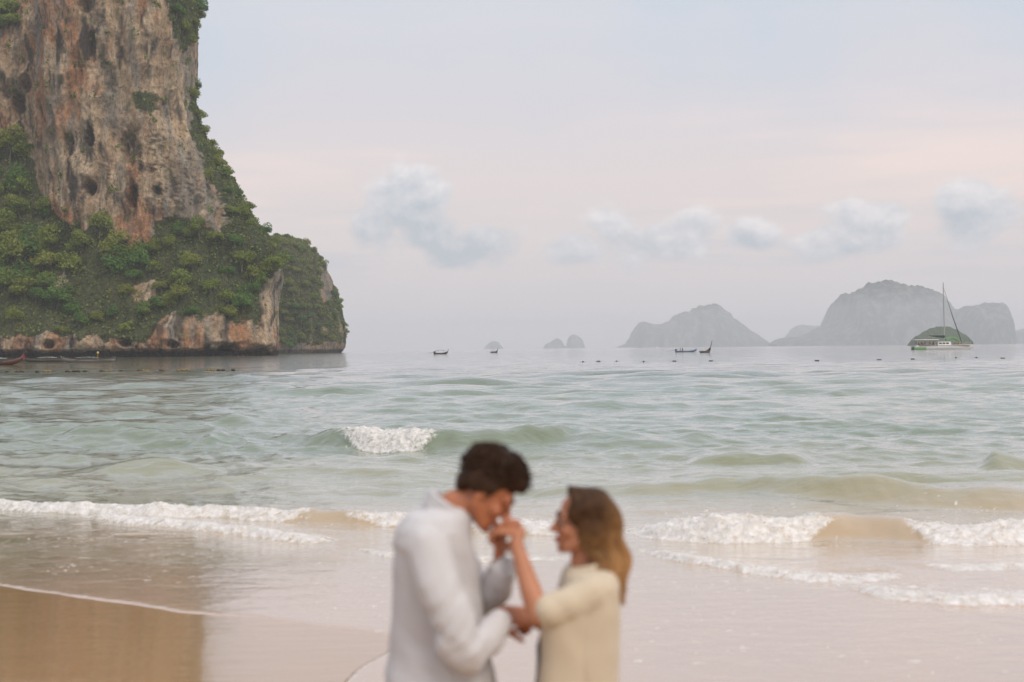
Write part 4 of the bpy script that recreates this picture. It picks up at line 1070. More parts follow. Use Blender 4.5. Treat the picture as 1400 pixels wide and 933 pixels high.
def build_catamaran():
    loc = seat(1288, 478.3); mpp = loc[1] / FPX
    L = 78 * mpp
    e = empty('sailing_catamaran', 'white sailing catamaran with bare mast and a crowd under its awning', 'catamaran', loc, R_(-5))
    S = L / 20.0
    def hull(s):
        n = 22; rings = []
        for t in np.linspace(0, 1, n):
            x = (t - .5) * L; w = 0.75 * S * math.sin(min(1, (t + .35) / .8) * math.pi / 2) * (1 - max(0, (t - .6) / .4) ** 2 * .96)
            k = -0.35 * S + 1.25 * S * max(0, (t - .86) / .14) ** 2; sh = (1.35 + 0.35 * t) * S
            rings.append(np.array([(x + (0.25 * S * (z > 0) if t == 1 else 0), s * 3.4 * S + w * y, k + (sh - k) * z) for y, z in ((-1, 1), (-1, .5), (-.7, .15), (0, 0), (.7, .15), (1, .5), (1, 1), (0, 1.02))]))
        V, F = loft_closed(rings); return np_mesh('hull', V, F, smooth=False)
    hm = simple_mat('catamaran_hull', (0.66, 0.65, 0.63), 0.4, 0.08, 1.0)
    for s in (-1, 1):
        h = link('hull', hull(s), hm, e)
        part('waterline_stripe', lambda bm: box(bm, (-0.405 * L, s * 3.4 * S, 0.50 * S), (0.185 * L, 1.56 * S, 0.8 * S)), GREEN_CLOTH, h, 'green painted stern quarter')
        part('rub_rail', lambda bm: box(bm, (0, s * 3.4 * S, 1.46 * S), (L * 0.86, 1.6 * S, 0.10 * S)), simple_mat('brown_rub_rail', (.22, .12, .09), .7), h)
    part('deck', lambda bm: box(bm, (-0.04 * L, 0, 1.42 * S), (0.84 * L, 7.2 * S, 0.2 * S)), PAINT_WHITE, e, bevel=0.04)
    cb = part('cabin', lambda bm: box(bm, (0.02 * L, 0, 2.15 * S), (0.24 * L, 4.6 * S, 1.3 * S), 0, 0.9), PAINT_WHITE, e, bevel=0.08)
    for k in range(3): part('window', lambda bm: box(bm, ((-0.05 + 0.06 * k) * L, -2.22 * S, 2.25 * S), (0.045 * L, 0.16 * S, 0.5 * S)), GLASSD, cb)
    rf = part('awning', lambda bm: box(bm, (-0.28 * L, 0, 3.55 * S), (0.40 * L, 6.4 * S, 0.16 * S), 0, 0.96), PAINT_WHITE, e, bevel=0.03)
    for x in (-0.46, -0.34, -0.22, -0.10):
        for s in (-1, 1): part('awning_post', lambda bm: rod(bm, (x * L, s * 3.0 * S, 1.5 * S), (x * L, s * 3.0 * S, 3.5 * S), 0.06 * S), ALU, e)
    mx = 0.045 * L; mh = 90 * mpp
    ms = part('mast', lambda bm: (rod(bm, (mx, 0, 2.6 * S), (mx - 0.25 * S, 0, mh), 0.20 * S, 0.16 * S, 10), rod(bm, (mx - .2 * S, -.6 * S, mh * .72), (mx - .2 * S, .6 * S, mh * .72), .06 * S), rod(bm, (mx - .25 * S, 0, mh - .1), (mx - .25 * S, 0, mh + .5 * S), .12 * S)), ALU, e)
    part('shroud', lambda bm: [rod(bm, (mx - .22 * S, 0, mh * .9), (mx - .6 * S, s * 3.4 * S, 1.6 * S), 0.025) for s in (-1, 1)], ALU, ms)
    boom = part('boom', lambda bm: rod(bm, (mx, 0, 4.3 * S), (mx - 0.27 * L, 0, 4.7 * S), 0.11 * S), ALU, e)
    part('sail_cover', lambda bm: rod(bm, (mx + .1, 0, 4.55 * S), (mx - 0.265 * L, 0, 4.85 * S), 0.50 * S, 0.16 * S, 10), DARK_CLOTH, boom, 'furled mainsail under a dark green cover')
    part('furled_jib', lambda bm: (rod(bm, (mx - .2 * S, 0, mh * .95), (0.18 * L, 0, mh * .52), 0.03 * S, 0.11 * S), rod(bm, (0.18 * L, 0, mh * .52), (0.265 * L, 0, mh * .30), 0.12 * S, 0.16 * S), rod(bm, (0.265 * L, 0, mh * .30), (0.345 * L, 0, 1.9 * S), 0.17 * S, 0.10 * S)), DARK_CLOTH, e)
    part('foredeck_tent', lambda bm: [rod(bm, (0.07 * L + 0.025 * L * k, -2.4 * S * (1 - .06 * k), (3.6 + 1.0 * math.sin(k / 9 * math.pi) - .1 * k) * S), (0.07 * L + 0.025 * L * k, 2.4 * S * (1 - .06 * k), (3.6 + 1.0 * math.sin(k / 9 * math.pi) - .1 * k) * S), 0.28 * S) for k in range(10)], GREEN_CLOTH, e)
    part('bow_rail', lambda bm: [rod(bm, ((.30 + .03 * k) * L, s * 3.4 * S, 1.6 * S), ((.30 + .03 * k) * L, s * 3.4 * S, 2.3 * S), .04) for k in range(6) for s in (-1, 1)] + [rod(bm, (.30 * L, s * 3.4 * S, 2.3 * S), (.46 * L, s * 3.4 * S, 2.3 * S), .04) for s in (-1, 1)], ALU, e)
    rng = random.Random(3)
    looks = [(SHIRT_R, 'in faded red'), (SHIRT_B, 'in brown'), (SHIRT_T, 'in khaki'), (SHIRT_D, 'in dark clothes')]
    for k in range(15):
        c, nm = looks[(k * 3 + k // 4) % 4 if k % 5 else 0]
        x = (-0.455 + 0.0245 * k) * L
        small_person('stand' if k % 3 == 0 else 'sit', on_boat(e, x, (-2.7 if k % 2 else -1.6) * S, (1.52 * S if k % 3 == 0 else 1.52 * S + 0.32)), rng.uniform(-3, 3),
                     'passenger %s %s under the awning of the catamaran' % (nm, 'standing' if k % 3 == 0 else 'seated'), c, 'passengers on the catamaran')
    for k in range(4):
        c, nm = looks[(k + 1) % 2]
        small_person('sit', on_boat(e, (0.20 + 0.032 * k) * L, -1.8 * S, 1.52 * S + 0.32), rng.uniform(-3, 3), 'passenger %s sitting on the foredeck of the catamaran' % nm, c, 'passengers on the foredeck')
build_catamaran()

def build_motorboat():
    g = P(898, 474.2, 2400.0)
    e = empty('motorboat', 'tiny white motorboat far out below the saw-backed island', 'motorboat', (g[0], g[1], 0), R_(20))
    link('hull', hull_mesh(8.0, 2.6, 0.7, 0.3, 0.9, 0.3), PAINT_WHITE, e)
    c = part('cabin', lambda bm: box(bm, (-.4, 0, 1.6), (3.2, 2.0, 1.5), 0, .85), PAINT_WHITE, e, bevel=.08)
    part('windscreen', lambda bm: box(bm, (1.15, 0, 1.75), (.12, 1.7, .6)), GLASSD, c)
build_motorboat()

# ------------------------------------------------------------------ float line
BUOY_DARK = simple_mat('weathered_dark_float', (0.055, 0.042, 0.022), 0.7, 0.4, 6.0)
BUOY_OCHRE = simple_mat('faded_ochre_float', (0.20, 0.145, 0.05), 0.7, 0.3, 6.0)
def float_mesh(name, lobes):
    """barrel float with end collars and a rope eye; long ones are two lashed end to end"""
    prof = [(-.36, .0), (-.36, .05), (-.30, .06), (-.28, .14), (-.2, .19), (0, .21), (.2, .19), (.28, .14), (.30, .06), (.36, .05), (.36, 0)]
    rings = []; n = 12
    V, F, o = [], [], 0
    for k in range(lobes):
        off = (k - (lobes - 1) / 2) * 0.66
        rg = [np.array([(x + off, max(r, .002) * math.cos(a), max(r, .002) * math.sin(a)) for a in np.arange(n) * 2 * math.pi / n]) for x, r in prof]
        v, f = loft_closed(rg); V.append(v); F.append(f + o); o += len(v)
    return np_mesh(name, np.concatenate(V), np.concatenate(F))
FM = {k: float_mesh('float', k) for k in (1, 2)}
def buoy(px, py, lobes, dark, far, rz):
    c = seat(px, py)
    name = ('long ' if lobes == 2 else 'small ') + ('dark brown' if dark else 'faded ochre')
    where = 'in the line off the open bay' if far else 'in the line below the big cliff'
    e = empty('marker_float', '%s marker float %s' % (name, where), 'buoy', (c[0], c[1], 0.05), rz, '%s floats %s' % (name, where))
    me = FM[lobes].copy(); me.name = 'barrel'
    link('barrel', me, BUOY_DARK if dark else BUOY_OCHRE, e)
    part('rope', lambda bm: (rod(bm, (-.36 * lobes, 0, 0), (-.36 * lobes - .7, 0.1, -.12), .025), rod(bm, (.36 * lobes, 0, 0), (.36 * lobes + .7, -.1, -.12), .025)), WOOD_GREY, e)
    e.scale = (0.42,) * 3 if far else (0.68,) * 3
for k, (px, l, dk) in enumerate([(10, 1, 1), (27, 2, 1), (51, 1, 1), (65, 2, 0), (92, 1, 1), (104, 2, 1), (116, 1, 1), (139, 1, 1), (148, 2, 0), (166, 1, 1), (190, 1, 1), (199, 2, 0), (221, 1, 1), (247, 2, 0), (254, 2, 0), (288, 2, 0), (302, 2, 1), (319, 1, 1)]):
    buoy(px, 509.5 - 0.008 * px, l, dk, False, 0.25 * math.sin(k * 2.1))
for k, (px, py, l) in enumerate([(797, 495.2, 1), (818, 494.6, 2), (843, 494.4, 1), (880, 495.2, 1), (922, 494.4, 2), (972, 494.2, 2), (1117, 493.6, 2), (1202, 492.4, 2), (1248, 491.6, 2), (1307, 489.8, 1), (1335, 489.4, 1), (1371, 490.4, 2)]):
    buoy(px, py, l, True, True, 0.3 * math.sin(k * 1.7))
#OBJ_END

#PPL_BEGIN
# ------------------------------------------------------------------ the couple
DC = 4.6
MP = DC / FPX
def Q(px, py, dy=0.0): 
    """photo pixel of the couple's plane, pushed dy metres away from the camera"""
    p = P(px, py, DC); return np.array([p[0], p[1] + dy, p[2]])
FLOOR = float(beach_z(0.0, DC))
def skin_mat(name, col):
    t = NT(name); v = t.pos(); n = t.noise(v, 18, 4); n2 = t.noise(v, 240, 2)
    t.p(Base_Color=t.mix(n, tuple(c * .86 for c in col), tuple(min(1, c * 1.12) for c in col)), Roughness=0.48)
    t.bsdf.inputs['Subsurface Weight'].default_value = 0.10
    t.bsdf.inputs['Subsurface Radius'].default_value = (0.012, 0.005, 0.003); t.bsdf.inputs['Subsurface Scale'].default_value = 1.0
    t.p(Normal=t.bump(n2, 0.0006, 0.5)); return t.m
def cloth_mat(name, col, weave, sheen=0.2):
    t = NT(name); v = t.pos(); n = t.noise(v, 7, 4)
    w = t.N.new('ShaderNodeTexWave'); w.wave_type = 'BANDS'; w.bands_direction = 'Z'; w.inputs['Scale'].default_value = weave; w.inputs['Distortion'].default_value = 1.5
    t.L.new(v, w.inputs['Vector'])
    t.p(Base_Color=t.mix(n, tuple(c * .92 for c in col), col), Roughness=0.9)
    t.bsdf.inputs['Sheen Weight'].default_value = sheen; t.bsdf.inputs['Specular IOR Level'].default_value = 0.2
    t.p(Normal=t.bump(w.outputs['Fac'], 0.0015, 0.5)); return t.m
def hair_mat(name, a, b, attr=None):
    t = NT(name); v = t.pos(scale=(1, 1, 1)); n = t.noise(v, 45, 3)
    f = t.math('MULTIPLY', n, 0.8) if attr is None else t.math('ADD', t.attr(attr), t.math('MULTIPLY', t.math('SUBTRACT', n, 0.5), 0.5), clamp=True)
    t.p(Base_Color=t.mix(f, a, b), Roughness=0.55); t.bsdf.inputs['Specular IOR Level'].default_value = 0.18
    return t.m
SKIN_M = skin_mat('tanned_skin', (0.42, 0.155, 0.075)); SKIN_W = skin_mat('sun_warmed_skin', (0.46, 0.195, 0.105))
LIN = cloth_mat('white_linen', (0.68, 0.665, 0.68), 260, 0.1); KNIT = cloth_mat('cream_knit', (0.64, 0.545, 0.41), 110, 0.3)
TROUS = cloth_mat('beige_cotton', (0.42, 0.35, 0.27), 300); DRESS = cloth_mat('dark_dress_cloth', (0.045, 0.034, 0.03), 300)
HAIR_M = hair_mat('dark_brown_hair', (0.014, 0.007, 0.0045), (0.075, 0.036, 0.018))
HAIR_W = hair_mat('brown_to_golden_hair', (0.045, 0.021, 0.010), (0.36, 0.19, 0.075), 'tip_rim')
EYE_W = simple_mat('eye_white', (0.42, 0.38, 0.35), 0.4, 0.03); EYE_B = simple_mat('brown_iris', (0.04, 0.02, 0.012), 0.1, 0.1)
LIP = simple_mat('lips', (0.36, 0.10, 0.075), 0.45, 0.08); BROW = simple_mat('eyebrow_hair', (0.03, 0.016, 0.01), 0.7, 0.2)
SILVER = simple_mat('silver_bracelet', (0.6, 0.58, 0.55), 0.25, 0.05, metal=1.0)

def head_parts(c, f, up, k=1.0, fem=False):
    fr = frame(f, up); F, S, U = fr[:, 0], fr[:, 1], fr[:, 2]
    at = lambda a, s, u: c + k * (F * a + S * s + U * u)
    j = 0.92 if fem else 1.0
    b = ell(at(-.012, 0, .028), k * np.array([.098, .077, .088]), fr)
    b += ell(at(.022, 0, -.03), k * np.array([.068, .064, .082]), fr)
    b += ell(at(.045, 0, -.075), k * np.array([.042, .048 * j, .042]), fr) + ell(at(.072, 0, -.104), k * np.array([.020, .024 * j, .018]), fr)
    for s in (-1, 1):
        b += chain([(at(-.005, s * .060, -.055), k * .022), (at(.055, s * .03, -.098), k * .020)])          # jaw line
        b += ell(at(.058, s * .038, -.035), k * np.array([.026, .024, .024]), fr)                            # cheek
        b += chain([(at(.086, s * .012, .012), k * .012), (at(.070, s * .048, .012), k * .013)])             # brow ridge
        b += ell(at(-.012, s * .078, -.020), k * np.array([.020, .007, .032]), fr)                           # ear
        b += ell(at(.098, s * .011, -.043), k * np.array([.011, .009, .008]), fr)                            # nostril
    b += chain([(at(.085, 0, .004), k * .009), (at(.098, 0, -.018), k * .010), (at(.112, 0, -.036), k * .011)])
    b += ell(at(.087, 0, -.067), k * np.array([.014, .024, .007]), fr) + ell(at(.084, 0, -.079), k * np.array([.014, .020, .007]), fr)
    return b, at, fr
def face_details(parent, at, fr, k):
    for s in (-1, 1):
        e = link('eye', blob('eye', ell(at(.077, s * .032, -.004), k * np.array([.012, .013, .011]), fr), 0.003, 0), EYE_W, parent)
        link('iris', blob('iris', ell(at(.0865, s * .033, -.005), k * np.array([.004, .006, .006]), fr), 0.0015, 0), EYE_B, e)
        link('eyebrow', blob('eyebrow', chain([(at(.094, s * .014, .016), k * .0045), (at(.088, s * .034, .022), k * .005), (at(.070, s * .052, .016), k * .0035)]), 0.0025, 0), BROW, parent)
    link('lips', blob('lips', ell(at(.0925, 0, -.068), k * np.array([.010, .022, .005]), fr) + ell(at(.0895, 0, -.077), k * np.array([.010, .019, .005]), fr), 0.002, 1), LIP, parent)
def hand(wrist, palm, fdir, back, spread, curl, k=1.0, side=1):
    """palm centre, finger direction, back-of-hand normal; five separate bent fingers"""
    fr = frame(fdir, back); F, S, U = fr[:, 0], fr[:, 1] * side, fr[:, 2]
    b = chain([(wrist, k * .024), (palm - F * k * .035, k * .022)])
    for s in (-.026, -.009, .009, .026): b += chain([(palm - F * k * .04 + S * s * k * .7, k * .015), (palm + F * k * .040 + S * s * k, k * .0125)])
    for i, (s, ln) in enumerate(zip((-.028, -.0095, .0095, .028), (.062, .078, .084, .074))):
        p = palm + F * k * .042 + S * s * k
        ang = 0.0; pts = [(p, k * .0105)]
        for seg, (fl, c) in enumerate(zip((.45, .32, .23), (curl * .7, curl, curl * .8))):
            ang += c; d = F * math.cos(ang) - U * math.sin(ang) + S * s * spread
            p = p + d * ln * k * fl; pts.append((p, k * (.0100 - .0009 * seg)))
        b += chain(pts)
    p = palm - F * k * .028 + S * k * .030
    d1 = F * .55 + S * .65 - U * .45; d2 = F * .85 + S * .10 - U * .55
    b += chain([(p, k * .015), (p + d1 * k * .040, k * .0125), (p + d1 * k * .040 + d2 * k * .034, k * .010), (p + d1 * k * .040 + d2 * k * .056, k * .009)])
    return b
def ring(px, py, hw, hd, dy=0.0, n=28, sq=2.3, skew=0.0):
    a = np.arange(n) * 2 * math.pi / n; c = Q(px, py, dy)
    x = np.sign(np.cos(a)) * np.abs(np.cos(a)) ** (2 / sq) * hw * MP; y = np.sign(np.sin(a)) * np.abs(np.sin(a)) ** (2 / sq) * hd
    return np.stack([c[0] + x, c[1] + y, np.full(n, c[2]) + skew * x], -1)
def folds(amp, seed, sx=12.0, sz=2.2, diag=0.4):
    """soft creases: sharp-crested, long along the fold, fading in and out over the cloth"""
    def f(co, nr):
        x, y, z = co[:, 0], co[:, 1], co[:, 2]
        wob = 0.06 * fbm(x * 5, z * 5, seed, 2)
        a = (x + diag * z + wob + 0.35 * y) * sx; b = (z - diag * x) * sz
        cr = np.clip(1 - 2.2 * np.abs(perlin(a, b, seed * 1.3)), -1, 1)
        cr2 = np.clip(1 - 2.2 * np.abs(perlin(a * 0.55 + z * 6, b * 2.2 + 4.1, seed * 2.1)), -1, 1)
        fade = np.clip(0.55 + 0.9 * fbm(x * 4, z * 4, seed + 6.0, 2), 0.1, 1.2)
        return co + nr * (amp * fade * (0.7 * cr + 0.45 * cr2) + 0.002 * fbm(x * 14, z * 10, seed + 2.0, 2))[:, None]
    return f

def build_man():
    e = empty('person', 'person in a loose white linen shirt bowing to kiss a hand', 'person', (float(Q(600, 900)[0]), DC, FLOOR), 0)
    inv = Matrix.Translation(-Vector(e.location))
    def add(name, me, mat, parent=None, label=None):
        if parent is None: me.transform(inv); return link(name, me, mat, e, label=label)
        me.transform(inv); return link(name, me, mat, parent, label=label)
    f = (.77, 0, -.64); up = (.64, 0, .77)
    c = Q(667, 668)
    hp, at, fr = head_parts(c, f, up, 1.0)
    b = hp
    b += chain([(Q(604, 712), .066), (Q(622, 694), .060), (Q(640, 688), .058), (Q(652, 682), .056)])
    b += chain([(Q(598, 745), .12), (Q(598, 800), .115), (Q(600, 880), .105), (Q(600, 950), .12)])
    hz = Q(600, 965)[2]
    for s in (-1, 1):
        x0 = Q(600, 960)[0]
        b += chain([((x0, DC + s * .09, hz), .10), ((x0 + .02, DC + s * .10, FLOOR + .50), .062), ((x0 - .02, DC + s * .11, FLOOR + .10), .042)])
        b += chain([((x0 - .05, DC + s * .11, FLOOR + .035), .036), ((x0 + .07, DC + s * .12, FLOOR + .032), .036), ((x0 + .16, DC + s * .125, FLOOR + .024), .026)])
        b += ell((x0 + .02, DC + s * .115, FLOOR + .03), (.11, .042, .03))
        b += chain([(Q(598, 745, s * .08), .07), (Q(596, 752, s * .15), .045)])
    # near arm: folded, hand low in front; far arm: hand raised to the mouth
    b += chain([(Q(596, 755, -.165), .042), (Q(645, 864, -.225), .040), (Q(686, 840, -.10), .028)])
    b += chain([(Q(600, 755, .165), .042), (Q(652, 842, .16), .042), (Q(683, 772, .03), .027)])
    b += hand(Q(684, 840, -.10), Q(699, 838, -.07), (1.0, .25, -.1), (-.1, -.6, .75), .08, 1.1, 0.95, -1)
    b += hand(Q(683, 770, .03), Q(684, 744, .02), (.10, -.05, 1.0), (-.75, .3, .2), .08, .75, 0.95, 1)
    body = add('body', blob('body', b, 0.0052, 5, decimate=0.45), SKIN_M)
    # shirt: torso, sleeves and turned collar
    prof = [(692, 611, 24, .078), (704, 600, 42, .15), (722, 594, 51, .185), (760, 593, 55, .185), (815, 597, 60, .175), (870, 601, 66, .175), (930, 602, 71, .205), (985, 603, 76, .235), (1010, 603, 77, .24)]
    lofts = [loft_closed([ring(px, py, hw, hd) for py, px, hw, hd in prof])]
    near_sl = chain([(Q(588, 740, -.140), .074), (Q(604, 785, -.205), .062), (Q(626, 834, -.235), .060), (Q(643, 868, -.235), .060), (Q(664, 862, -.18), .052), (Q(682, 843, -.12), .042)])
    far_sl = chain([(Q(598, 735, .155), .074), (Q(630, 800, .20), .074), (Q(652, 842, .165), .064), (Q(676, 808, .05), .056), (Q(686, 782, .01), .046)])
    near_sl += chain([(Q(622, 858, -.225), .060), (Q(640, 878, -.235), .054)])
    shirt = add('shirt', blob('shirt', [], 0.0085, 3, lofts, disp=folds(.017, 3, 9, 2.0, .35)), LIN)
    add('sleeve', blob('sleeve', near_sl, 0.0085, 3, disp=folds(.016, 7, 10, 3.0, -.9)), LIN, shirt)
    add('sleeve', blob('sleeve', far_sl, 0.0085, 3, disp=folds(.011, 9, 11, 3.0, .8)), LIN, shirt)
    def collar():
        a = np.linspace(0.35, 2 * math.pi - 0.35, 40); m = Q(616, 694)
        ax = np.array([.55, 0, .83]); u = np.array([.83, 0, -.55])
        lo = [m + u * .078 * math.cos(t) + np.array([0, .078, 0]) * math.sin(t) - ax * .030 for t in a]
        return tubes('collar', [(np.array(lo) + ax * dz, np.full(40, .010)) for dz in (0, .013, .026, .038)] , 8)
    add('collar', collar(), LIN, shirt)
    # trousers
    x0 = Q(600, 960)[0]; tl = []
    for s in (-1, 1):
        tl += chain([((x0, DC + s * .09, hz + .02), .125), ((x0 + .02, DC + s * .10, FLOOR + .50), .095), ((x0 - .015, DC + s * .11, FLOOR + .12), .085)])
    add('trousers', blob('trousers', tl + chain([((x0, DC, hz + .10), .14), ((x0, DC, hz), .14)]), 0.012, 4, disp=folds(.008, 8, 10, 2)), TROUS)
    # hair: cap plus tousled tufts
    cap = ell(at(-.022, 0, .048), (.104, .085, .086), fr) + ell(at(.048, 0, .076), (.046, .064, .032), fr) + ell(at(-.070, 0, -.012), (.036, .062, .058), fr)
    for s in (-1, 1): cap += ell(at(-.030, s * .072, .004), (.050, .016, .042), fr) + ell(at(.014, s * .076, .010), (.012, .008, .028), fr)
    cap += ell(at(-.004, 0, .080), (.100, .074, .060), fr) + ell(at(.058, 0, .074), (.050, .060, .034), fr)
    hair = add('hair', blob('hair', cap, 0.006, 3, disp=lambda co, nr: co + nr * (.0045 * fbm(co[:, 0] * 32, co[:, 2] * 32, co[:, 1] * 32, 2))[:, None]), HAIR_M)
    rng = np.random.default_rng(5); paths = []
    for i in range(1100):
        d = rng.normal(size=3); d /= np.linalg.norm(d)
        if d[2] < -.75 or (d[0] > -.1 and d[2] < .05) or (d[0] > .5 and d[2] < .3): continue
        p0 = at(-.012 + .106 * d[0], .084 * d[1], .056 + .088 * d[2])
        fwd = ss(d[0], -.6, .5)
        g = fr @ np.array([-.45 + 1.05 * fwd + .2 * rng.normal(), .25 * rng.normal() + d[1] * .25, -.55 + .6 * fwd + .15 * rng.normal()])
        nn = fr @ d; g = g - nn * min(0.0, float(g @ nn)) * 0.9; g /= np.linalg.norm(g) + 1e-6
        L = .014 + .014 * rng.random()
        t = np.linspace(0, 1, 6)[:, None]
        paths.append((p0 + g * L * t + nn * (.005 * np.sin(t * 2.2)) , (.0038 * (1 - t[:, 0] * .85))))
    add('tuft', tubes('tuft', paths, 5), HAIR_M, hair)['kind'] = 'stuff'
    face_details_e = [at, fr]
    # eyes, brows, lips
    tmp = bpy.data.objects.new('tmp', None)
    def fd():
        for s in (-1, 1):      # eyes closed
            add('eyelid', blob('eyelid', ell(at(.078, s * .032, -.004), np.array([.012, .014, .011]), fr), 0.003, 1), SKIN_M)
            add('eyelash', blob('eyelash', chain([(at(.0895, s * .024, -.010), .0022), (at(.0885, s * .034, -.012), .0024), (at(.082, s * .044, -.010), .0018)]), 0.0015, 0), BROW)
            add('eyebrow', blob('eyebrow', chain([(at(.094, s * .014, .016), .0045), (at(.088, s * .034, .022), .005), (at(.070, s * .052, .016), .0035)]), 0.0025, 0), BROW)
        add('lips', blob('lips', ell(at(.0925, 0, -.068), np.array([.010, .022, .005]), fr) + ell(at(.0895, 0, -.077), np.array([.010, .019, .005]), fr), 0.002, 1), LIP)
    fd()
build_man()

def build_woman():
    e = empty('person', 'person with long golden-brown hair in a cream knitted top, smiling', 'person', (float(Q(800, 900)[0]), DC, FLOOR), 0)
    inv = Matrix.Translation(-Vector(e.location))
    def add(name, me, mat, parent=None, label=None):
        me.transform(inv); return link(name, me, mat, parent or e, label=label)
    K = 0.90
    c = Q(797, 711); f = (-1, -.05, .04); up = (.04, 0, 1)
    hp, at, fr = head_parts(c, f, up, K, True)
    b = hp
    b += chain([(Q(803, 790), .056), (Q(799, 765), .047), (Q(802, 740), .047), (Q(803, 722), .05)])
    b += chain([(Q(804, 815), .10), (Q(802, 870), .092), (Q(800, 930), .10), (Q(800, 960), .115)])
    hz = Q(800, 985)[2]; x0 = Q(800, 960)[0]
    for s in (-1, 1):
        b += chain([((x0, DC + s * .085, hz), .095), ((x0 - .01, DC + s * .08, FLOOR + .44), .056), ((x0 + .015, DC + s * .08, FLOOR + .085), .035)])
        b += chain([((x0 + .04, DC + s * .08, FLOOR + .032), .032), ((x0 - .06, DC + s * .085, FLOOR + .028), .030), ((x0 - .135, DC + s * .09, FLOOR + .021), .022)])
        b += ell((x0 - .03, DC + s * .085, FLOOR + .026), (.095, .036, .026))
        b += chain([(Q(804, 800, s * .06), .06), (Q(804, 806, s * .15), .05)])
    b += chain([(Q(803, 806, -.155), .044), (Q(735, 826, -.19), .037), (Q(726, 800, -.165), .036), (Q(706, 742, -.06), .023)])
    b += chain([(Q(803, 808, .155), .044), (Q(752, 868, .17), .036), (Q(716, 840, .0), .024)])
    b += hand(Q(706, 742, -.06), Q(698, 724, -.03), (-.90, .10, .12), (.15, -.25, .90), .05, .95, .90, -1)
    b += hand(Q(716, 840, .0), Q(706, 836, -.04), (-1.0, -.3, .1), (.1, -.5, .7), .06, 1.1, .88, 1)
    add('body', blob('body', b, 0.0050, 5, decimate=0.45), SKIN_W)
    # loose knitted top with wide sleeve hanging from the raised arm
    prof = [(774, 803, 25, .085), (781, 806, 36, .14), (795, 806, 41, .18), (830, 802, 45, .188), (870, 798, 49, .19), (933, 795, 50, .195), (985, 795, 53, .20)]
    wing = [(806, 776, 30, .07), (830, 772, 33, .075), (870, 771, 32, .07), (933, 768, 33, .075), (985, 768, 34, .08)]
    lofts = [loft_closed([ring(px, py, hw, hd) for py, px, hw, hd in prof]), loft_closed([ring(px, py, hw, hd, -.135) for py, px, hw, hd in wing])]
    sl = chain([(Q(804, 802, -.14), .060), (Q(772, 815, -.175), .054), (Q(748, 820, -.19), .050)])
    sl += chain([(Q(806, 802, .14), .064), (Q(776, 842, .17), .058)])
    top = add('knitted_top', blob('knitted_top', sl[:len(sl) // 2], 0.0085, 4, lofts[:1], disp=folds(.009, 6, 9, 1.6, .1)), KNIT)
    add('sleeve', blob('sleeve', sl, 0.0085, 4, lofts[1:], disp=folds(.010, 16, 9, 1.8, .35)), KNIT, top)
    def band():
        a = np.linspace(0, 2 * math.pi, 40); m = Q(802, 774); 
        return tubes('neckband', [(np.stack([m[0] + .062 * np.cos(a), m[1] + .085 * np.sin(a), m[2] + .004 + .012 * np.cos(a)], -1), np.full(40, .010))], 8)
    add('neckband', band(), KNIT, top)
    dl = [loft_closed([ring(px, py, hw, hd, .02) for py, px, hw, hd in [(850, 764, 22, .10), (880, 762, 27, .13), (933, 768, 36, .15), (1000, 790, 62, .19), (1100, 795, 68, .20), (1200, 797, 78, .22)]])]
    add('dress', blob('dress', [], 0.012, 3, dl, disp=folds(.012, 12, 14, 1.2, .0)), DRESS)
    # hair
    base = ell(at(-.026, 0, .040), K * np.array([.094, .082, .084]), fr)
    base += chain([(Q(810, 704), .074), (Q(822, 732), .060), (Q(831, 765), .044), (Q(842, 795), .030), (Q(848, 810), .016)])
    for s in (-1, 1): base += ell(at(.020, s * .066, .028), K * np.array([.048, .016, .055]), fr) + ell(at(-.02, s * .07, -.04), K * np.array([.05, .018, .07]), fr)
    def tip_rim_attr(me, zt, zb):
        n = len(me.vertices); co = np.empty(n * 3, np.float32); me.vertices.foreach_get('co', co); co = co.reshape(-1, 3)
        wx = co[:, 0] + (0 if True else 0)
        v = ss((zt - co[:, 2]), 0.0, zt - zb) * 0.75 + 0.40 * ss(wx, Q(815, 700)[0], Q(850, 700)[0]) + 0.02  # golden tips; rim light on the right side also put into the colour
        a = me.attributes.new('tip_rim', 'FLOAT', 'POINT'); a.data.foreach_set('value', np.clip(v, 0, 1).astype(np.float32))
    zt, zb = Q(800, 690)[2], Q(850, 800)[2]
    hm = blob('hair', base, 0.007, 4, disp=lambda co, nr: co + nr * (.008 * fbm(co[:, 0] * 30, co[:, 2] * 9, co[:, 1] * 30, 2))[:, None]); tip_rim_attr(hm, zt, zb)
    hair = add('hair', hm, HAIR_W)
    rng = np.random.default_rng(9); paths = []
    for i in range(340):
        sg = -1 if i % 2 else 1; v = rng.random() ** 0.8; ph = math.radians(62 + 118 * v); lay = 0.90 + 0.14 * rng.random()
        p0 = at(.052 - .115 * v, sg * .010, .118 - .012 * v)
        p1 = at(.094 * math.cos(ph) * lay - .012, sg * (.094 * math.sin(ph) + .004) * lay, .075)
        p2 = at(.100 * math.cos(ph) * lay - .022, sg * .100 * math.sin(ph) * lay, -.06)
        end = Q(812 + 42 * v + 4 * rng.normal(), 776 + 44 * v * (.75 + .25 * rng.random()) + 5 * rng.normal(), sg * (.085 - .045 * v) + .008 * rng.normal())
        p3 = Q(806 + 42 * v, 742 + 6 * v, sg * (.105 - .045 * v))
        P_ = [p0, p1, p2, p3, end]; t = np.linspace(0, 1, 20)[:, None]
        bez = sum(math.comb(4, k) * (1 - t) ** (4 - k) * t ** k * P_[k] for k in range(5))
        out = bez - Q(806, 720); out[:, 2] = 0; out = out / (np.linalg.norm(out, axis=1)[:, None] + 1e-6)
        bez = bez + out * (.020 * np.sin(t * math.pi) ** .8)
        w = rng.random() * 1.2 + 2.2 * v
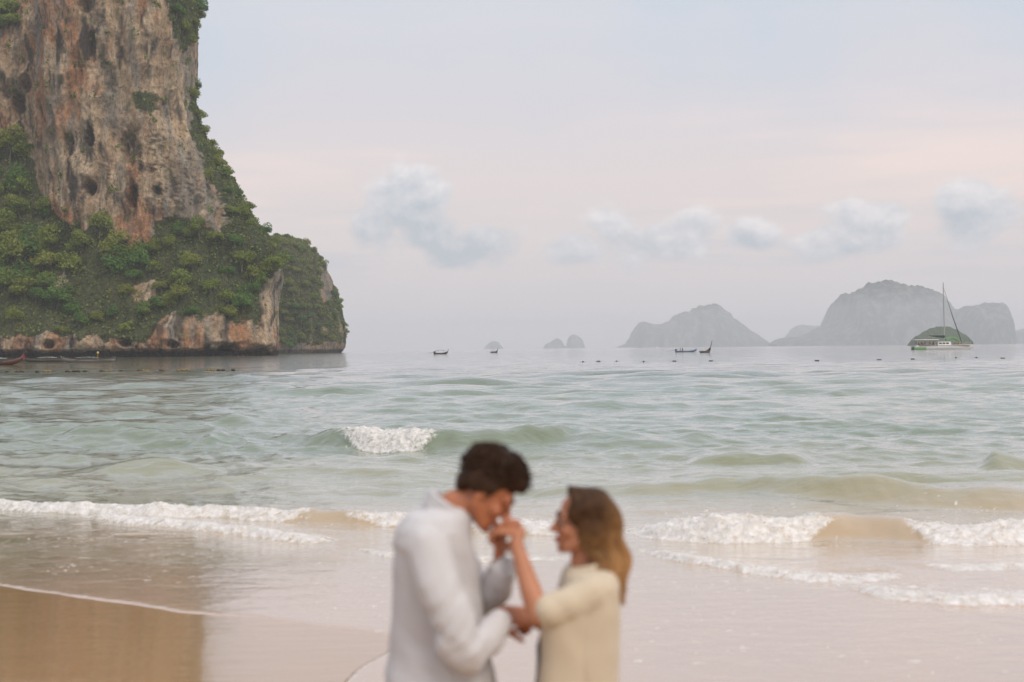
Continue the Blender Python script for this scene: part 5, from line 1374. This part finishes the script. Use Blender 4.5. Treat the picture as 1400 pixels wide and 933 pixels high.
        bez = bez + (.016 * t * np.sin(t * 15 + w)) * np.array([1, .2, 0]) + (.010 * t * np.cos(t * 13 + w)) * np.array([0, 1, 0])
        paths.append((bez, .0072 * (1 - .7 * t[:, 0] ** 3)))
    lk = tubes('lock', paths, 6, .6); tip_rim_attr(lk, zt, zb)
    add('lock', lk, HAIR_W, hair)['kind'] = 'stuff'
    for s in (-1, 1):
        ey = add('eye', blob('eye', ell(at(.077, s * .032, -.004), K * np.array([.012, .013, .010]), fr), 0.003, 0), EYE_W)
        add('iris', blob('iris', ell(at(.0865, s * .033, -.005), K * np.array([.005, .009, .009]), fr), 0.0015, 0), EYE_B, ey)
        add('eyebrow', blob('eyebrow', chain([(at(.094, s * .014, .018), .004), (at(.088, s * .034, .024), .0045), (at(.070, s * .052, .018), .003)]), 0.0025, 0), BROW)
    add('lips', blob('lips', ell(at(.0925, 0, -.068), K * np.array([.010, .026, .0055]), fr) + ell(at(.0895, 0, -.078), K * np.array([.010, .022, .0055]), fr), 0.002, 1), LIP)
    m = Q(707, 748, -.065); ax = np.array([.32, .12, -.9]); ax /= np.linalg.norm(ax); s1 = np.cross(ax, [0, 1, 0]); s1 /= np.linalg.norm(s1); s2 = np.cross(ax, s1)
    a = np.linspace(0, 2 * math.pi, 32)[:, None]
    add('bracelet', tubes('bracelet', [(m + .029 * (np.cos(a) * s1 + np.sin(a) * s2), np.full(32, .003))], 6), SILVER)
build_woman()
#PPL_END

#HAZE
def build_haze():
    bm = bmesh.new(); bmesh.ops.create_cube(bm, size=1.0)
    for v in bm.verts:
        v.co.x *= 30000; v.co.y = 6850 + v.co.y * 15700; v.co.z = 120 + v.co.z * 247
    me = bpy.data.meshes.new('haze'); bm.to_mesh(me); bm.free()
    t = NT('haze_air'); t.N.remove(t.bsdf)
    v = t.N.new('ShaderNodeVolumePrincipled')
    v.inputs['Color'].default_value = (0.925, 0.95, 1.0, 1); v.inputs['Density'].default_value = HAZE_DENSITY
    t.L.new(v.outputs[0], t.out.inputs['Volume'])
    link('haze', me, t.m, label='pale evening haze lying over the whole bay', cat='haze', kind='stuff')
HAZE_DENSITY = 0.00013
build_haze()
